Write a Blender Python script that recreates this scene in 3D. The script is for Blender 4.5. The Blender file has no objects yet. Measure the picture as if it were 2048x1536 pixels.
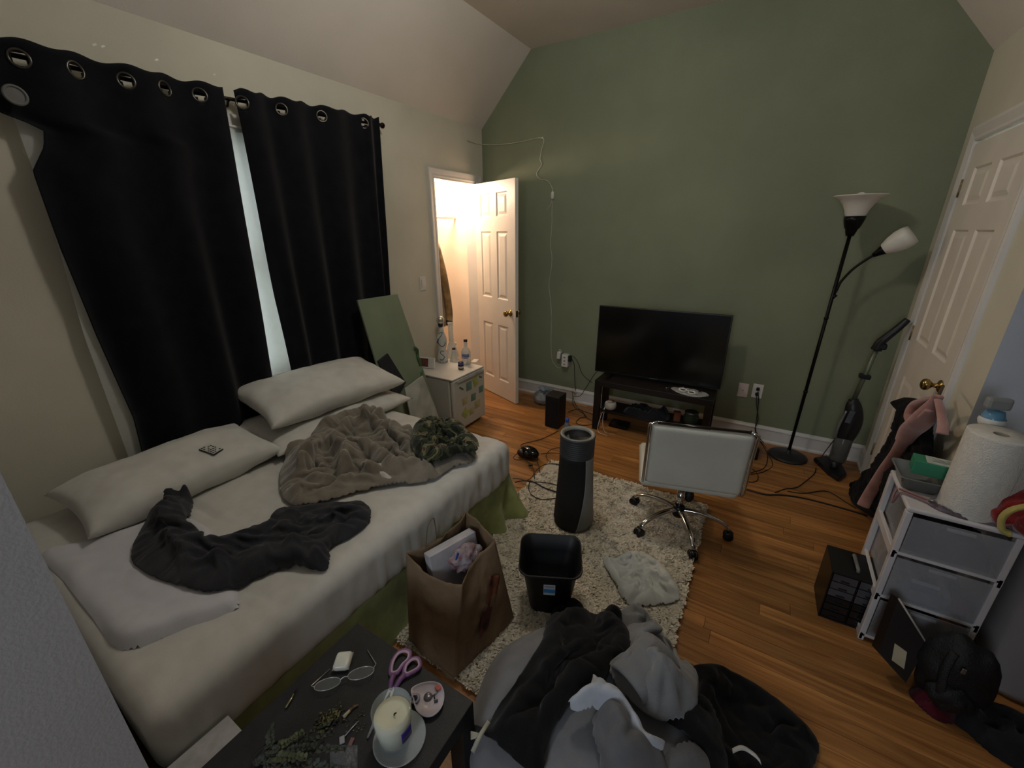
import bpy, bmesh, math, random
import numpy as np
from mathutils import Vector, Matrix, noise as mn
random.seed(7)
PI = math.pi
S = bpy.context.scene
COL = S.collection
# ------------------------------------------------ camera, light, exposure
H = 1.617                                   # eye height above the floor
FPX, YAW, PITCH, ROLL = 828.1, math.radians(-31.575), math.radians(20.265), math.radians(-0.368)
def cam_axes():
    cy, sy, cp, sp = math.cos(YAW), math.sin(YAW), math.cos(PITCH), math.sin(PITCH)
    f = Vector((sy*cp, cy*cp, -sp)); r = Vector((cy, -sy, 0)); u = r.cross(f)
    cr, sr = math.cos(ROLL), math.sin(ROLL)
    return r*cr + u*sr, u*cr - r*sr, f
CR, CU, CF = cam_axes()
EYE = Vector((0, 0, H))
cd = bpy.data.cameras.new('camera'); cam = bpy.data.objects.new('camera', cd); COL.objects.link(cam)
cd.sensor_width = 36; cd.lens = FPX/2048*36; cd.clip_start = 0.02
cam.matrix_world = Matrix((CR, CU, -CF)).transposed().to_4x4(); cam.location = EYE
S.camera = cam
S.view_settings.view_transform = 'Standard'
S.view_settings.look = 'None'
S.view_settings.exposure = -0.04
S.view_settings.gamma = 1
S.view_settings.use_curve_mapping = False
w = bpy.data.worlds.new('overcast_sky'); S.world = w; w.use_nodes = True
w.node_tree.nodes['Background'].inputs[0].default_value = (0.88, 0.94, 0.95, 1)
w.node_tree.nodes['Background'].inputs[1].default_value = 2.3
def lamp(name, kind, loc, energy, color, size=0.1, rot=None, size_y=None, spread=None):
    l = bpy.data.lights.new(name, kind); l.energy = energy; l.color = color
    if kind == 'AREA':
        l.size = size
        if size_y: l.shape = 'RECTANGLE'; l.size_y = size_y
        if spread: l.spread = spread
    else: l.shadow_soft_size = size
    o = bpy.data.objects.new(name, l); o.location = loc
    if rot: o.rotation_euler = rot
    COL.objects.link(o); return o
# ceiling light in the middle of the room (above the frame), closet bulb, daylight in the hall behind
lamp('ceiling_bulb', 'POINT', (-0.95, 1.68, 2.84), 25, (1.0, 0.965, 0.90), 0.10)
lamp('closet_bulb', 'POINT', (-2.80, 3.20, 1.99), 38, (1.0, 0.745, 0.54), 0.08)
lamp('hall_window_light', 'AREA', (-0.15, -2.3, 1.7), 27, (0.80, 0.89, 1.0), 0.8, (math.radians(88), 0, 0), 1.2)

# ------------------------------------------------ placing helpers: a point of the place on a given plane
def ray(px, py):
    return CR*((px-1024)/FPX) - CU*((py-768)/FPX) + CF
def az(px, py, z=0.0):
    d = ray(px, py); return EYE + d*((z-H)/d.z)
def ay(px, py, y):
    d = ray(px, py); return EYE + d*(y/d.y)
def ax(px, py, x):
    d = ray(px, py); return EYE + d*(x/d.x)
def onto(px, py, base, z0=0.0):
    d = ray(px, py).normalized(); t = 0.3
    while t < 6:
        p = EYE + d*t
        if p.z <= base(p.x, p.y): return p
        t += 0.004
    return p
# ------------------------------------------------ mesh helpers
class MB:
    def __init__(s): s.bm = bmesh.new()
    def box(s, c, size, rot=None, bev=0.0, seg=2, mi=0):
        b = bmesh.new(); bmesh.ops.create_cube(b, size=1)
        bmesh.ops.scale(b, vec=size, verts=b.verts)
        if bev: bmesh.ops.bevel(b, geom=b.edges[:], offset=bev, segments=seg, profile=0.5, affect='EDGES', clamp_overlap=True)
        M = Matrix.Translation(Vector(c)) @ (rot.to_4x4() if rot else Matrix())
        b.transform(M); s.add(b, mi); return s
    def add(s, b, mi=0):
        for f in b.faces: f.material_index = mi
        me = bpy.data.meshes.new('t'); b.to_mesh(me); b.free(); s.bm.from_mesh(me); bpy.data.meshes.remove(me)
    def b2(s, p0, p1, bev=0.0, mi=0):
        c = [(a+b)/2 for a, b in zip(p0, p1)]; z = [abs(b-a) for a, b in zip(p0, p1)]
        return s.box(c, z, None, bev, 2, mi)
    def tube(s, pts, r, seg=8, closed=False, mi=0, smooth_n=0, flat=1.0):
        pts = [Vector(p) for p in pts]
        if smooth_n: pts = catmull(pts, smooth_n, closed)
        n = len(pts); rr = r if callable(r) else (lambda t: r)
        rings = []; up = Vector((0.13, 0.21, 0.97)).normalized()
        for i, p in enumerate(pts):
            a = pts[(i-1) % n] if (closed or i > 0) else p; b = pts[(i+1) % n] if (closed or i < n-1) else p
            t = (b-a).normalized() if (b-a).length > 1e-9 else Vector((0, 0, 1))
            x = t.cross(up)
            if x.length < 1e-3: x = t.cross(Vector((1, 0, 0)))
            x.normalize(); y = t.cross(x).normalized(); up = -y if y.dot(up) < 0 else y
            y = up - t*up.dot(t); y.normalize(); x = t.cross(y)
            R_ = rr(i/max(1, n-1))
            rings.append([s.bm.verts.new(p + x*(R_*math.cos(2*PI*k/seg)) + y*(R_*flat*math.sin(2*PI*k/seg))) for k in range(seg)])
        m = n if closed else n-1
        for i in range(m):
            A, B = rings[i], rings[(i+1) % n]
            for k in range(seg):
                f = s.bm.faces.new((A[k], A[(k+1) % seg], B[(k+1) % seg], B[k])); f.material_index = mi; f.smooth = True
        if not closed:
            f = s.bm.faces.new(rings[0][::-1]); f.material_index = mi; f = s.bm.faces.new(rings[-1]); f.material_index = mi
        return s
    def lathe(s, prof, c=(0, 0, 0), seg=32, M=None, mi=0, sx=1, sy=1):
        c = Vector(c); rings = []
        for r, z in prof:
            if r < 1e-5: v = Vector((0, 0, z)); ring = [s.bm.verts.new((M @ v if M else v) + c)]
            else:
                ring = []
                for k in range(seg):
                    v = Vector((r*sx*math.cos(2*PI*k/seg), r*sy*math.sin(2*PI*k/seg), z))
                    ring.append(s.bm.verts.new((M @ v if M else v) + c))
            rings.append(ring)
        for A, B in zip(rings, rings[1:]):
            for k in range(seg):
                k2 = (k+1) % seg
                if len(A) == 1 and len(B) == 1: continue
                if len(A) == 1: vs = (A[0], B[k2], B[k])
                elif len(B) == 1: vs = (A[k], A[k2], B[0])
                else: vs = (A[k], A[k2], B[k2], B[k])
                f = s.bm.faces.new(vs); f.material_index = mi; f.smooth = True
        return s
    def poly(s, pts, off, mi=0):                      # flat outline extruded by the vector off
        off = Vector(off); A = [s.bm.verts.new(Vector(p)) for p in pts]; B = [s.bm.verts.new(Vector(p)+off) for p in pts]
        n = len(pts); fs = [s.bm.faces.new(A[::-1]), s.bm.faces.new(B)]
        for i in range(n): fs.append(s.bm.faces.new((A[i], A[(i+1) % n], B[(i+1) % n], B[i])))
        for f in fs: f.material_index = mi
        return s
    def grid(s, fn, nu, nv, mi=0, skip=None, closeu=False):
        V = [[s.bm.verts.new(Vector(fn(i/nu, j/nv))) for j in range(nv+1)] for i in range(nu+1 if not closeu else nu)]
        for i in range(nu):
            for j in range(nv):
                if skip and skip((i+.5)/nu, (j+.5)/nv): continue
                i2 = (i+1) % nu if closeu else i+1
                f = s.bm.faces.new((V[i][j], V[i2][j], V[i2][j+1], V[i][j+1])); f.material_index = mi; f.smooth = True
        return s
    def ball(s, c, r, seg=20, rings=12, sx=1, sy=1, sz=1, M=None, mi=0):
        return s.lathe([(abs(r*math.sin(PI*k/rings)) if 0 < k < rings else 0, -r*sz*math.cos(PI*k/rings)) for k in range(rings+1)], c, seg, M, mi, sx, sy)
    def build(s, name, mats, parent=None, smooth=None, solid=0, subd=0, bev=0):
        bmesh.ops.recalc_face_normals(s.bm, faces=s.bm.faces[:])
        me = bpy.data.meshes.new(name); s.bm.to_mesh(me); s.bm.free()
        for m in (mats if isinstance(mats, (list, tuple)) else [mats]): me.materials.append(m)
        o = bpy.data.objects.new(name, me); COL.objects.link(o)
        if smooth is not None:
            for p in me.polygons: p.use_smooth = smooth
        if parent is not None:
            M = wm(parent); me.transform(M.inverted()); o.parent = parent
        if solid: m = o.modifiers.new('s', 'SOLIDIFY'); m.thickness = solid; m.offset = 0
        if bev: m = o.modifiers.new('b', 'BEVEL'); m.width = bev; m.segments = 2; m.limit_method = 'ANGLE'
        if subd: m = o.modifiers.new('d', 'SUBSURF'); m.levels = subd; m.render_levels = subd
        return o
def wm(o):
    M = o.matrix_basis.copy()
    while o.parent: o = o.parent; M = o.matrix_basis @ M
    return M
def catmull(P, n, closed=False):
    out = []; N = len(P)
    for i in range(N if closed else N-1):
        p = [P[(i+k) % N] if closed else P[min(max(i+k, 0), N-1)] for k in (-1, 0, 1, 2)]
        for j in range(n):
            t = j/n
            out.append(0.5*((2*p[1]) + (p[2]-p[0])*t + (2*p[0]-5*p[1]+4*p[2]-p[3])*t*t + (3*p[1]-p[0]-3*p[2]+p[3])*t**3))
    if not closed: out.append(P[-1])
    return out
def thing(name, label, cat, loc=(0, 0, 0), rotz=0, group=None):
    o = bpy.data.objects.new(name, None); COL.objects.link(o); o.location = loc; o.rotation_euler = (0, 0, rotz)
    o.matrix_basis = Matrix.Translation(Vector(loc)) @ Matrix.Rotation(rotz, 4, 'Z')
    o['label'] = label; o['category'] = cat; o.empty_display_size = .05
    if group: o['group'] = group
    return o
def tag(o, label, cat, group=None, kind=None):
    o['label'] = label; o['category'] = cat
    if group: o['group'] = group
    if kind: o['kind'] = kind
    return o
def struct(o, label=None):
    o['kind'] = 'structure'
    if label: o['label'] = label; 
    return o
# ------------------------------------------------ materials
def lin(h):
    h = h.lstrip('#'); c = [int(h[i:i+2], 16)/255 for i in (0, 2, 4)]
    return [x/12.92 if x <= 0.04045 else ((x+0.055)/1.055)**2.4 for x in c]
MC = {}
def mat(name, col, rough=0.6, metal=0.0, nscale=8, namt=0.12, bump=0.0, bscale=60, spec=0.5, trans=0, ior=1.45, sheen=0, coat=0, col2=None, alpha=1, sss=0, stretch=None, aniso=None):
    if name in MC: return MC[name]
    m = bpy.data.materials.new(name); m.use_nodes = True; N = m.node_tree.nodes; L = m.node_tree.links; b = N['Principled BSDF']
    c = lin(col) if isinstance(col, str) else col
    tc = N.new('ShaderNodeTexCoord'); src = tc.outputs['Object']
    if stretch:
        mp = N.new('ShaderNodeMapping'); mp.inputs['Scale'].default_value = stretch; L.new(src, mp.inputs[0]); src = mp.outputs[0]
    n = N.new('ShaderNodeTexNoise'); n.inputs['Scale'].default_value = nscale; n.inputs['Detail'].default_value = 4; L.new(src, n.inputs['Vector'])
    mx = N.new('ShaderNodeMix'); mx.data_type = 'RGBA'
    c2 = lin(col2) if col2 else [x*(1-namt*2) for x in c]
    c1 = c if col2 else [min(1, x*(1+namt)) for x in c]
    r = N.new('ShaderNodeMapRange'); r.inputs[1].default_value = .35; r.inputs[2].default_value = .65; L.new(n.outputs[0], r.inputs[0])
    mx.inputs[6].default_value = (*c1, 1); mx.inputs[7].default_value = (*c2, 1); L.new(r.outputs[0], mx.inputs[0]); L.new(mx.outputs[2], b.inputs['Base Color'])
    b.inputs['Roughness'].default_value = rough; b.inputs['Metallic'].default_value = metal
    b.inputs['Specular IOR Level'].default_value = spec; b.inputs['IOR'].default_value = ior
    b.inputs['Transmission Weight'].default_value = trans; b.inputs['Coat Weight'].default_value = coat
    b.inputs['Sheen Weight'].default_value = sheen; b.inputs['Alpha'].default_value = alpha
    if sss: b.inputs['Subsurface Weight'].default_value = sss; b.inputs['Subsurface Scale'].default_value = .02
    if bump:
        n2 = N.new('ShaderNodeTexNoise'); n2.inputs['Scale'].default_value = bscale; n2.inputs['Detail'].default_value = 5; L.new(src, n2.inputs['Vector'])
        bp = N.new('ShaderNodeBump'); bp.inputs['Strength'].default_value = bump; bp.inputs['Distance'].default_value = .01
        L.new(n2.outputs[0], bp.inputs['Height']); L.new(bp.outputs[0], b.inputs['Normal'])
    MC[name] = m; return m
def fabric(name, col, col2=None, scale=500, bump=.35, rough=.95, sheen=.2, namt=.08, nscale=14):
    if name in MC: return MC[name]
    m = mat(name, col, rough, 0, nscale, namt, 0, sheen=sheen, spec=.15, col2=col2); N = m.node_tree.nodes; L = m.node_tree.links; b = N['Principled BSDF']
    n = N.new('ShaderNodeTexNoise'); n.inputs['Scale'].default_value = scale; n.inputs['Detail'].default_value = 3
    tc = N.new('ShaderNodeTexCoord'); L.new(tc.outputs['Object'], n.inputs['Vector'])
    bp = N.new('ShaderNodeBump'); bp.inputs['Strength'].default_value = bump; bp.inputs['Distance'].default_value = .003
    L.new(n.outputs[0], bp.inputs['Height']); L.new(bp.outputs[0], b.inputs['Normal']); return m
def glassmat(name, col='#f4f8f8', rough=.02, alpha=1.0):
    if name in MC: return MC[name]
    m = mat(name, col, rough, 0, 5, 0, trans=1, ior=1.45); return m
WALL = mat('cream_wall_paint', '#c9c5b4', .75, 0, 1.6, .05, .12, 180, spec=.25)
GREEN = mat('sage_green_wall_paint', '#7f856c', .7, 0, 1.8, .05, .15, 170, spec=.3)
CEIL = mat('ceiling_paint', '#dad4ca', .85, 0, 1.2, .04, .12, 120, spec=.2)
TRIM = mat('white_gloss_trim_paint', '#d2cfca', .42, 0, 4, .03, .05, 40)
DOORP = mat('white_door_paint', '#d8d2c8', .42, 0, 4, .03, .05, 40)
BLACKP = mat('black_plastic', '#0c0c0d', .35, 0, 10, .2, .05, 200)
BLACKM = mat('matte_black_plastic', '#101011', .6, 0, 10, .2, .1, 200)
WHITEP = mat('white_plastic', '#d9d8d2', .35, 0, 10, .04, .02, 100, sss=.05)
CHROME = mat('chrome', '#d8d8d8', .12, 1, 8, .05)
BRASS = mat('aged_brass', '#a98f58', .25, 1, 20, .15)
METALG = mat('dark_bronze_metal', '#2a2320', .35, .9, 20, .15)
GLASS = glassmat('clear_glass')
THIN = mat('thin_clear_jar_glass', '#dfe8e8', .03, 0, 3, 0, alpha=.22, spec=1.0)
# ================================================ THE SETTING
XL, XR, YB = -2.538, 0.793, 3.62
HK, HC = 2.50, 3.018                       # knee wall height, flat ceiling height
XS1, XS2 = -2.02, 0.37                     # where the slopes meet the flat ceiling
# --- floor of narrow oak strips running along the green wall
def plank_mat():
    m = bpy.data.materials.new('oiled_oak_strip'); m.use_nodes = True; N = m.node_tree.nodes; L = m.node_tree.links; b = N['Principled BSDF']
    oi = N.new('ShaderNodeObjectInfo'); ge = N.new('ShaderNodeNewGeometry')
    mp = N.new('ShaderNodeMapping'); mp.inputs['Scale'].default_value = (2.2, 34, 34)
    ad = N.new('ShaderNodeVectorMath'); ad.operation = 'ADD'; cm = N.new('ShaderNodeCombineXYZ'); mu = N.new('ShaderNodeMath'); mu.operation = 'MULTIPLY'; mu.inputs[1].default_value = 37
    L.new(oi.outputs['Random'], mu.inputs[0]); L.new(mu.outputs[0], cm.inputs[0]); L.new(mu.outputs[0], cm.inputs[2])
    L.new(ge.outputs['Position'], ad.inputs[0]); L.new(cm.outputs[0], ad.inputs[1]); L.new(ad.outputs[0], mp.inputs[0])
    n = N.new('ShaderNodeTexNoise'); n.inputs['Scale'].default_value = 1.0; n.inputs['Detail'].default_value = 6; n.inputs['Distortion'].default_value = 1.2; L.new(mp.outputs[0], n.inputs['Vector'])
    cr = N.new('ShaderNodeValToRGB'); e = cr.color_ramp.elements
    e[0].position = .3; e[0].color = (*lin('#80522a'), 1); e[1].position = .72; e[1].color = (*lin('#ba854c'), 1); L.new(n.outputs[0], cr.inputs[0])
    hs = N.new('ShaderNodeHueSaturation'); mr = N.new('ShaderNodeMapRange'); mr.inputs[3].default_value = .72; mr.inputs[4].default_value = 1.15
    L.new(oi.outputs['Random'], mr.inputs[0]); L.new(mr.outputs[0], hs.inputs['Value']); L.new(cr.outputs[0], hs.inputs['Color']); hs.inputs['Saturation'].default_value = 1.0
    L.new(hs.outputs[0], b.inputs['Base Color'])
    b.inputs['Roughness'].default_value = .38; b.inputs['Specular IOR Level'].default_value = .4
    bp = N.new('ShaderNodeBump'); bp.inputs['Strength'].default_value = .12; bp.inputs['Distance'].default_value = .004; L.new(n.outputs[0], bp.inputs['Height']); L.new(bp.outputs[0], b.inputs['Normal'])
    return m
PLANK = plank_mat()
flr = struct(MB().b2((-3.7, -2.6, -.06), (3.2, YB+.1, -.0065)).build('floor', mat('dark_subfloor', '#1c120a', .9)), 'oak strip floor of narrow orange brown boards')
pm = MB().box((0, 0, 0), (1, 1, 1)).build('plank', PLANK); pmesh = pm.data; bpy.data.objects.remove(pm)
PW = .0572*1.16; rr = random.Random(3); y = YB-.01; cnt = 0
while y > .62:
    x = -2.52 - rr.random()*.9; xe = .79 if y > 2.3 else 1.2
    while x < xe:
        l = rr.uniform(1.0, 1.75); x0 = max(x, -2.52); x1 = min(x+l, xe)
        if x1-x0 > .02:
            o = bpy.data.objects.new('plank', pmesh); COL.objects.link(o); o.parent = flr
            o.location = ((x0+x1)/2, y-PW/2, -.0065+.0032); o.scale = (x1-x0-.0016, PW-.0013, .0065); cnt += 1
        x += l
    y -= PW
MB().b2((-2.52, -2.0, -.0064), (3.0, .62, 0)).b2((1.2, .62, -.0064), (3.0, 2.29, 0)).b2((-3.6, 2.5, -.0064), (-2.53, 3.6, 0)).build('floorboard', PLANK, flr)['kind'] = 'stuff'
# --- walls
T = .12
wy0, wy1, wz0, wz1 = .72, 2.02, .80, 2.10      # window opening in the left wall
dy0, dy1, dz = 2.90, 3.50, 2.045               # closet doorway
m = MB()
for a, b_ in (((XL-T, .06, 0), (XL, wy0, HK)), ((XL-T, wy0, 0), (XL, wy1, wz0)), ((XL-T, wy0, wz1), (XL, wy1, HK)), ((XL-T, wy1, 0), (XL, dy0, HK)),
              ((XL-T, dy0, dz), (XL, dy1, HK)), ((XL-T, dy1, 0), (XL, YB, HK))): m.b2(a, b_)
struct(m.build('wall_left', WALL), 'cream wall with the curtained window and closet doorway')
m = MB(); m.poly([(XL-T, YB, 0), (XR+T, YB, 0), (XR+T, YB, HK), (XR, YB, HK), (XS2, YB, HC+.02), (XS1, YB, HC+.02), (XL, YB, HK), (XL-T, YB, HK)], (0, .1, 0))
struct(m.build('wall_back', GREEN), 'sage green painted gable wall')
ry0, ry1, rz = 2.615, 3.385, 2.045             # closed door in the right wall
m = MB()
m.b2((XR, ry1, 0), (XR+T, YB, HK)).b2((XR, ry0, rz), (XR+T, ry1, HK)).b2((XR, 2.3, 0), (XR+T, ry0, HK))
struct(m.build('wall_right', WALL), 'cream right wall with a corner beside the closed door')
struct(MB().b2((XR+T, 2.3, 0), (3.2, 2.3+T, HK)).b2((XR+.001, 2.2995, 0), (3.2, 2.31, HK)).build('wall_alcove', mat('blue_lit_wall_tint', '#bcc2ca', .75, 0, 2, .04, .1, 160)), 'wall with bluish light in its colour round the corner right of the closed door')  # bluish hall daylight is put into this wall's colour
m = MB().b2((.52, -.10, 0), (3.2, .056, HC)).b2((XL-T, -.10, 0), (-.93, .056, HC)).b2((XL-T, -2.5, 0), (XL, .0, HC)).b2((3.1, -2.5, 0), (3.2, 2.3, HC)).b2((XL-T, -2.6, 0), (3.2, -2.5, HC))  # stretch right of the opening: unseen, added to shade the right floor
struct(m.build('wall_front', mat('grey_wall_paint', '#b9b8b8', .7, 0, 2, .03, .1, 160)), 'grey end of the partition wall at the left edge')  # one even grey for the partition and the walls behind
m = MB(); m.poly([(XL, -2.5, HK), (XL-T, -2.5, HK), (XL-T, -2.5, HK+.1), (XS1, -2.5, HC+.1), (XS1, -2.5, HC)], (0, 2.5+YB, 0))
struct(m.build('ceiling_slope', CEIL), 'sloping ceiling above the curtained wall')
m = MB().b2((XS1, -2.5, HC), (XS2, YB, HC+.1)); struct(m.build('ceiling', CEIL), 'flat middle strip of the ceiling')
m = MB(); m.poly([(XR, -2.5, HK), (XS2, -2.5, HC), (XS2, -2.5, HC+.1), (3.2, -2.5, HC+.1), (3.2, -2.5, HC-.02), (XR+.01, -2.5, HK)], (0, 2.5+YB, 0))
struct(m.build('ceiling_slope', CEIL), 'sloping ceiling above the closed white door')
MB().b2((XR+.01, -2.5, HK), (3.2, YB, HK+.05)).build('ceiling', CEIL)['kind'] = 'structure'
# closet behind the doorway
CW = mat('closet_wall_paint', '#e2d4c4', .8, 0, 2, .04, .08, 160)
m = MB().b2((-3.65, 2.35, 0), (-3.55, YB, 2.5)).b2((-3.6, 2.35, 0), (XL-T, 2.45, 2.5)).b2((-3.6, YB-.05, 0), (XL-T, YB, 2.5)); m.b2((-3.6, 2.4, 2.42), (XL-T, YB, 2.52))
m.poly([(-3.56, 2.45, 1.75), (-3.56, 2.45, 2.42), (-2.95, 2.45, 2.42)], (0, 1.12, 0))
struct(m.build('wall_closet', CW), 'warm lit closet walls seen through the doorway')
# --- baseboards: board, cap and shoe
def baseboard(name, p0, p1, n, label, h=.137):
    p0, p1, n = Vector(p0), Vector(p1), Vector(n)
    prof = [(0, 0), (.024, 0), (.024, .012), (.017, .02), (.014, .024), (.014, h-.032), (.019, h-.028), (.019, h-.02), (.011, h-.010), (.007, h), (0, h)]
    m = MB(); m.poly([p0 + n*a + Vector((0, 0, z)) for a, z in prof], p1-p0)
    return struct(m.build(name, TRIM), label)
baseboard('baseboard_back', (XL+.02, YB, 0), (XR-.0, YB, 0), (0, -1, 0), 'white baseboard along the green wall')
baseboard('baseboard_left', (XL, .06, 0), (XL, dy0-.075, 0), (1, 0, 0), 'white baseboard under the window')
baseboard('baseboard_right', (XR, ry1+.085, 0), (XR, YB-.02, 0), (-1, 0, 0), 'short white baseboard beside the right door')
baseboard('baseboard_right', (XR, 2.3, 0), (XR, ry0-.085, 0), (-1, 0, 0), 'white baseboard right of the door')
baseboard('baseboard_front', (XR+.0, 2.3, 0), (3.0, 2.3, 0), (0, -1, 0), 'white baseboard round the corner')
# --- casings
def casing(name, pts, n, label, w=.065):
    n = Vector(n); m = MB(); a = Vector(pts[1][:]) ; P = [Vector(p) for p in pts]
    # vertical left, head, vertical right, as mitred moulded strips
    prof = [(0, 0), (0, .011), (.008, .015), (.022, .013), (.045, .019), (.058, .022), (w, .018), (w, 0)]
    c = (P[1]+P[2])/2; c.z = P[0].z
    rings = []
    for i, p in enumerate(P):
        out1 = (p - Vector((c.x, c.y, p.z))).normalized(); up = Vector((0, 0, 1)) if i in (1, 2) else Vector((0, 0, 0))
        rings.append([m.bm.verts.new(p + (out1+up)*d + n*h_) for d, h_ in prof])
    for A, B in zip(rings, rings[1:]):
        for k in range(len(prof)): m.bm.faces.new((A[k], A[(k+1) % len(prof)], B[(k+1) % len(prof)], B[k]))
    m.bm.faces.new(rings[0]); m.bm.faces.new(rings[-1])
    return struct(m.build(name, TRIM), label)
casing('trim_1', [(XL, dy0-.0, 0), (XL, dy0, dz), (XL, dy1, dz), (XL, dy1, 0)], (1, 0, 0), 'white moulded casing round the closet doorway')
casing('trim_2', [(XR, ry1, 0), (XR, ry1, rz), (XR, ry0, rz), (XR, ry0, 0)], (-1, 0, 0), 'white moulded casing round the right door', .075)
m = MB().b2((XL-T, dy0-.001, 0), (XL+.004, dy0+.014, dz)).b2((XL-T, dy1-.014, 0), (XL+.004, dy1+.001, dz)).b2((XL-T, dy0, dz-.014), (XL+.004, dy1, dz+.001))
struct(m.build('trim_3', TRIM), 'white jamb inside the closet doorway')
# --- six panel doors
def panel_door(name, loc, rotz, wd, stl, us, zs, label, knob_u, knob_mat, mt):
    root = thing(name, label, 'door', loc, rotz); del root['category']; root['kind'] = 'structure'
    th = .035; hgt = 2.03
    # stiles and rails around the panels (local x = width, y = thickness)
    M0 = Matrix.Translation(Vector(loc)) @ Matrix.Rotation(rotz, 4, 'Z')
    def L(b): b.bm.transform(M0); return b
    us = sorted(us); zs = sorted(zs); xs = [0]+[v for p in us for v in p]+[wd]; zz = [.008]+[v for p in zs for v in p]+[hgt]
    fr = MB()
    for i in range(0, len(xs)-1, 2): fr.b2((xs[i], -th/2, zz[0]), (xs[i+1], th/2, hgt))
    for i in range(0, len(zz)-1, 2):
        for a, b_ in us: fr.b2((a, -th/2, zz[i]), (b_, th/2, zz[i+1]))
    L(fr).build('frame', mt, root)
    for a, b_ in us:
        for z0, z1 in zs:
            p = MB()
            for sd in (-1, 1):
                o0, o1, o2, o3 = sd*th/2, sd*(th/2-.009), sd*(th/2-.009), sd*(th/2-.002)
                R_ = []
                for ins, yy in ((0, o0), (.010, o1), (.020, o2), (.042, o3)):
                    R_.append([p.bm.verts.new(v) for v in ((a+ins, yy, z0+ins), (b_-ins, yy, z0+ins), (b_-ins, yy, z1-ins), (a+ins, yy, z1-ins))])
                for A, B in zip(R_, R_[1:]):
                    for k in range(4): p.bm.faces.new((A[k], A[(k+1) % 4], B[(k+1) % 4], B[k]))
                p.bm.faces.new(R_[-1])
            L(p).build('panel', mt, root)
    k = MB()
    for sd in (-1, 1):
        Mk = Matrix.Rotation(PI/2*(1 if sd < 0 else -1), 3, 'X')
        k.lathe([(0, 0), (.030, 0), (.031, .004), (.026, .009), (.012, .012), (.010, .030), (.018, .036), (.027, .046), (.029, .056), (.025, .066), (.014, .072), (0, .073)], (knob_u, sd*th/2, .90), 24, Mk)
    L(k).build('knob', knob_mat, root)
    lt = MB().b2((wd-.002, -.012, .87), (wd+.002, .012, .93)); lt.b2((wd, -.006, .89), (wd+.010, .006, .91)); L(lt).build('latch', knob_mat, root)
    return root, L
a0 = Vector((-2.528, 3.487, 0)); b0 = Vector((-1.945, 3.262, 0)); ang = math.atan2(b0.y-a0.y, b0.x-a0.x)
d1, L1 = panel_door('door_1', a0, ang, .622, .1, [(.09, .255), (.345, .51)], [(.19, .76), (1.01, 1.615), (1.74, 1.94)], 'open white six panel closet door with a brass knob', .548, BRASS, DOORP)
d2, L2 = panel_door('door_2', (XR+.012, ry1-.004, 0), -PI/2, .76, .1, [(.11, .335), (.425, .65)], [(.19, .78), (1.0, 1.61), (1.73, 1.91)], 'closed white six panel door in the right wall', .70, BRASS, DOORP)
for z in (.22, 1.02, 1.82):
    h = MB().b2((XR-.004, ry1-.03, z-.045), (XR-.001, ry1+.002, z+.045)).tube([(XR-.008, ry1+.001, z-.045), (XR-.008, ry1+.001, z+.045)], .006); h.build('hinge', mat('painted_over_brass', '#8d7a58', .5, .4, 40, .3), d2)
# --- window behind the curtains
wn = thing('window_1', 'white window behind the curtains', 'window', (XL, (wy0+wy1)/2, wz0)); del wn['category']; wn['kind'] = 'structure'
m = MB()
for a, b_ in (((XL-.10, wy0, wz0), (XL-.04, wy0+.05, wz1)), ((XL-.10, wy1-.05, wz0), (XL-.04, wy1, wz1)), ((XL-.10, wy0+.05, wz0), (XL-.04, wy1-.05, wz0+.05)), ((XL-.10, wy0+.05, wz1-.05), (XL-.04, wy1-.05, wz1)), ((XL-.09, (wy0+wy1)/2-.025, wz0+.05), (XL-.05, (wy0+wy1)/2+.025, wz1-.05)), ((XL-.09, wy0+.05, 1.44), (XL-.05, wy1-.05, 1.48))): m.b2(a, b_, .003)
m.build('window_frame', TRIM, wn)
MB().b2((XL-.072, wy0+.05, wz0+.05), (XL-.068, wy1-.05, wz1-.05)).build('pane', GLASS, wn)
m = MB().b2((XL, wy0-.09, wz0-.02), (XL+.02, wy0, wz1+.09)).b2((XL, wy1, wz0-.02), (XL+.02, wy1+.09, wz1+.09)).b2((XL, wy0, wz1), (XL+.022, wy1, wz1+.09)).b2((XL, wy0-.11, wz0-.02), (XL+.045, wy1+.11, wz0), .003)
m.build('window_casing', TRIM, wn)
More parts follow.
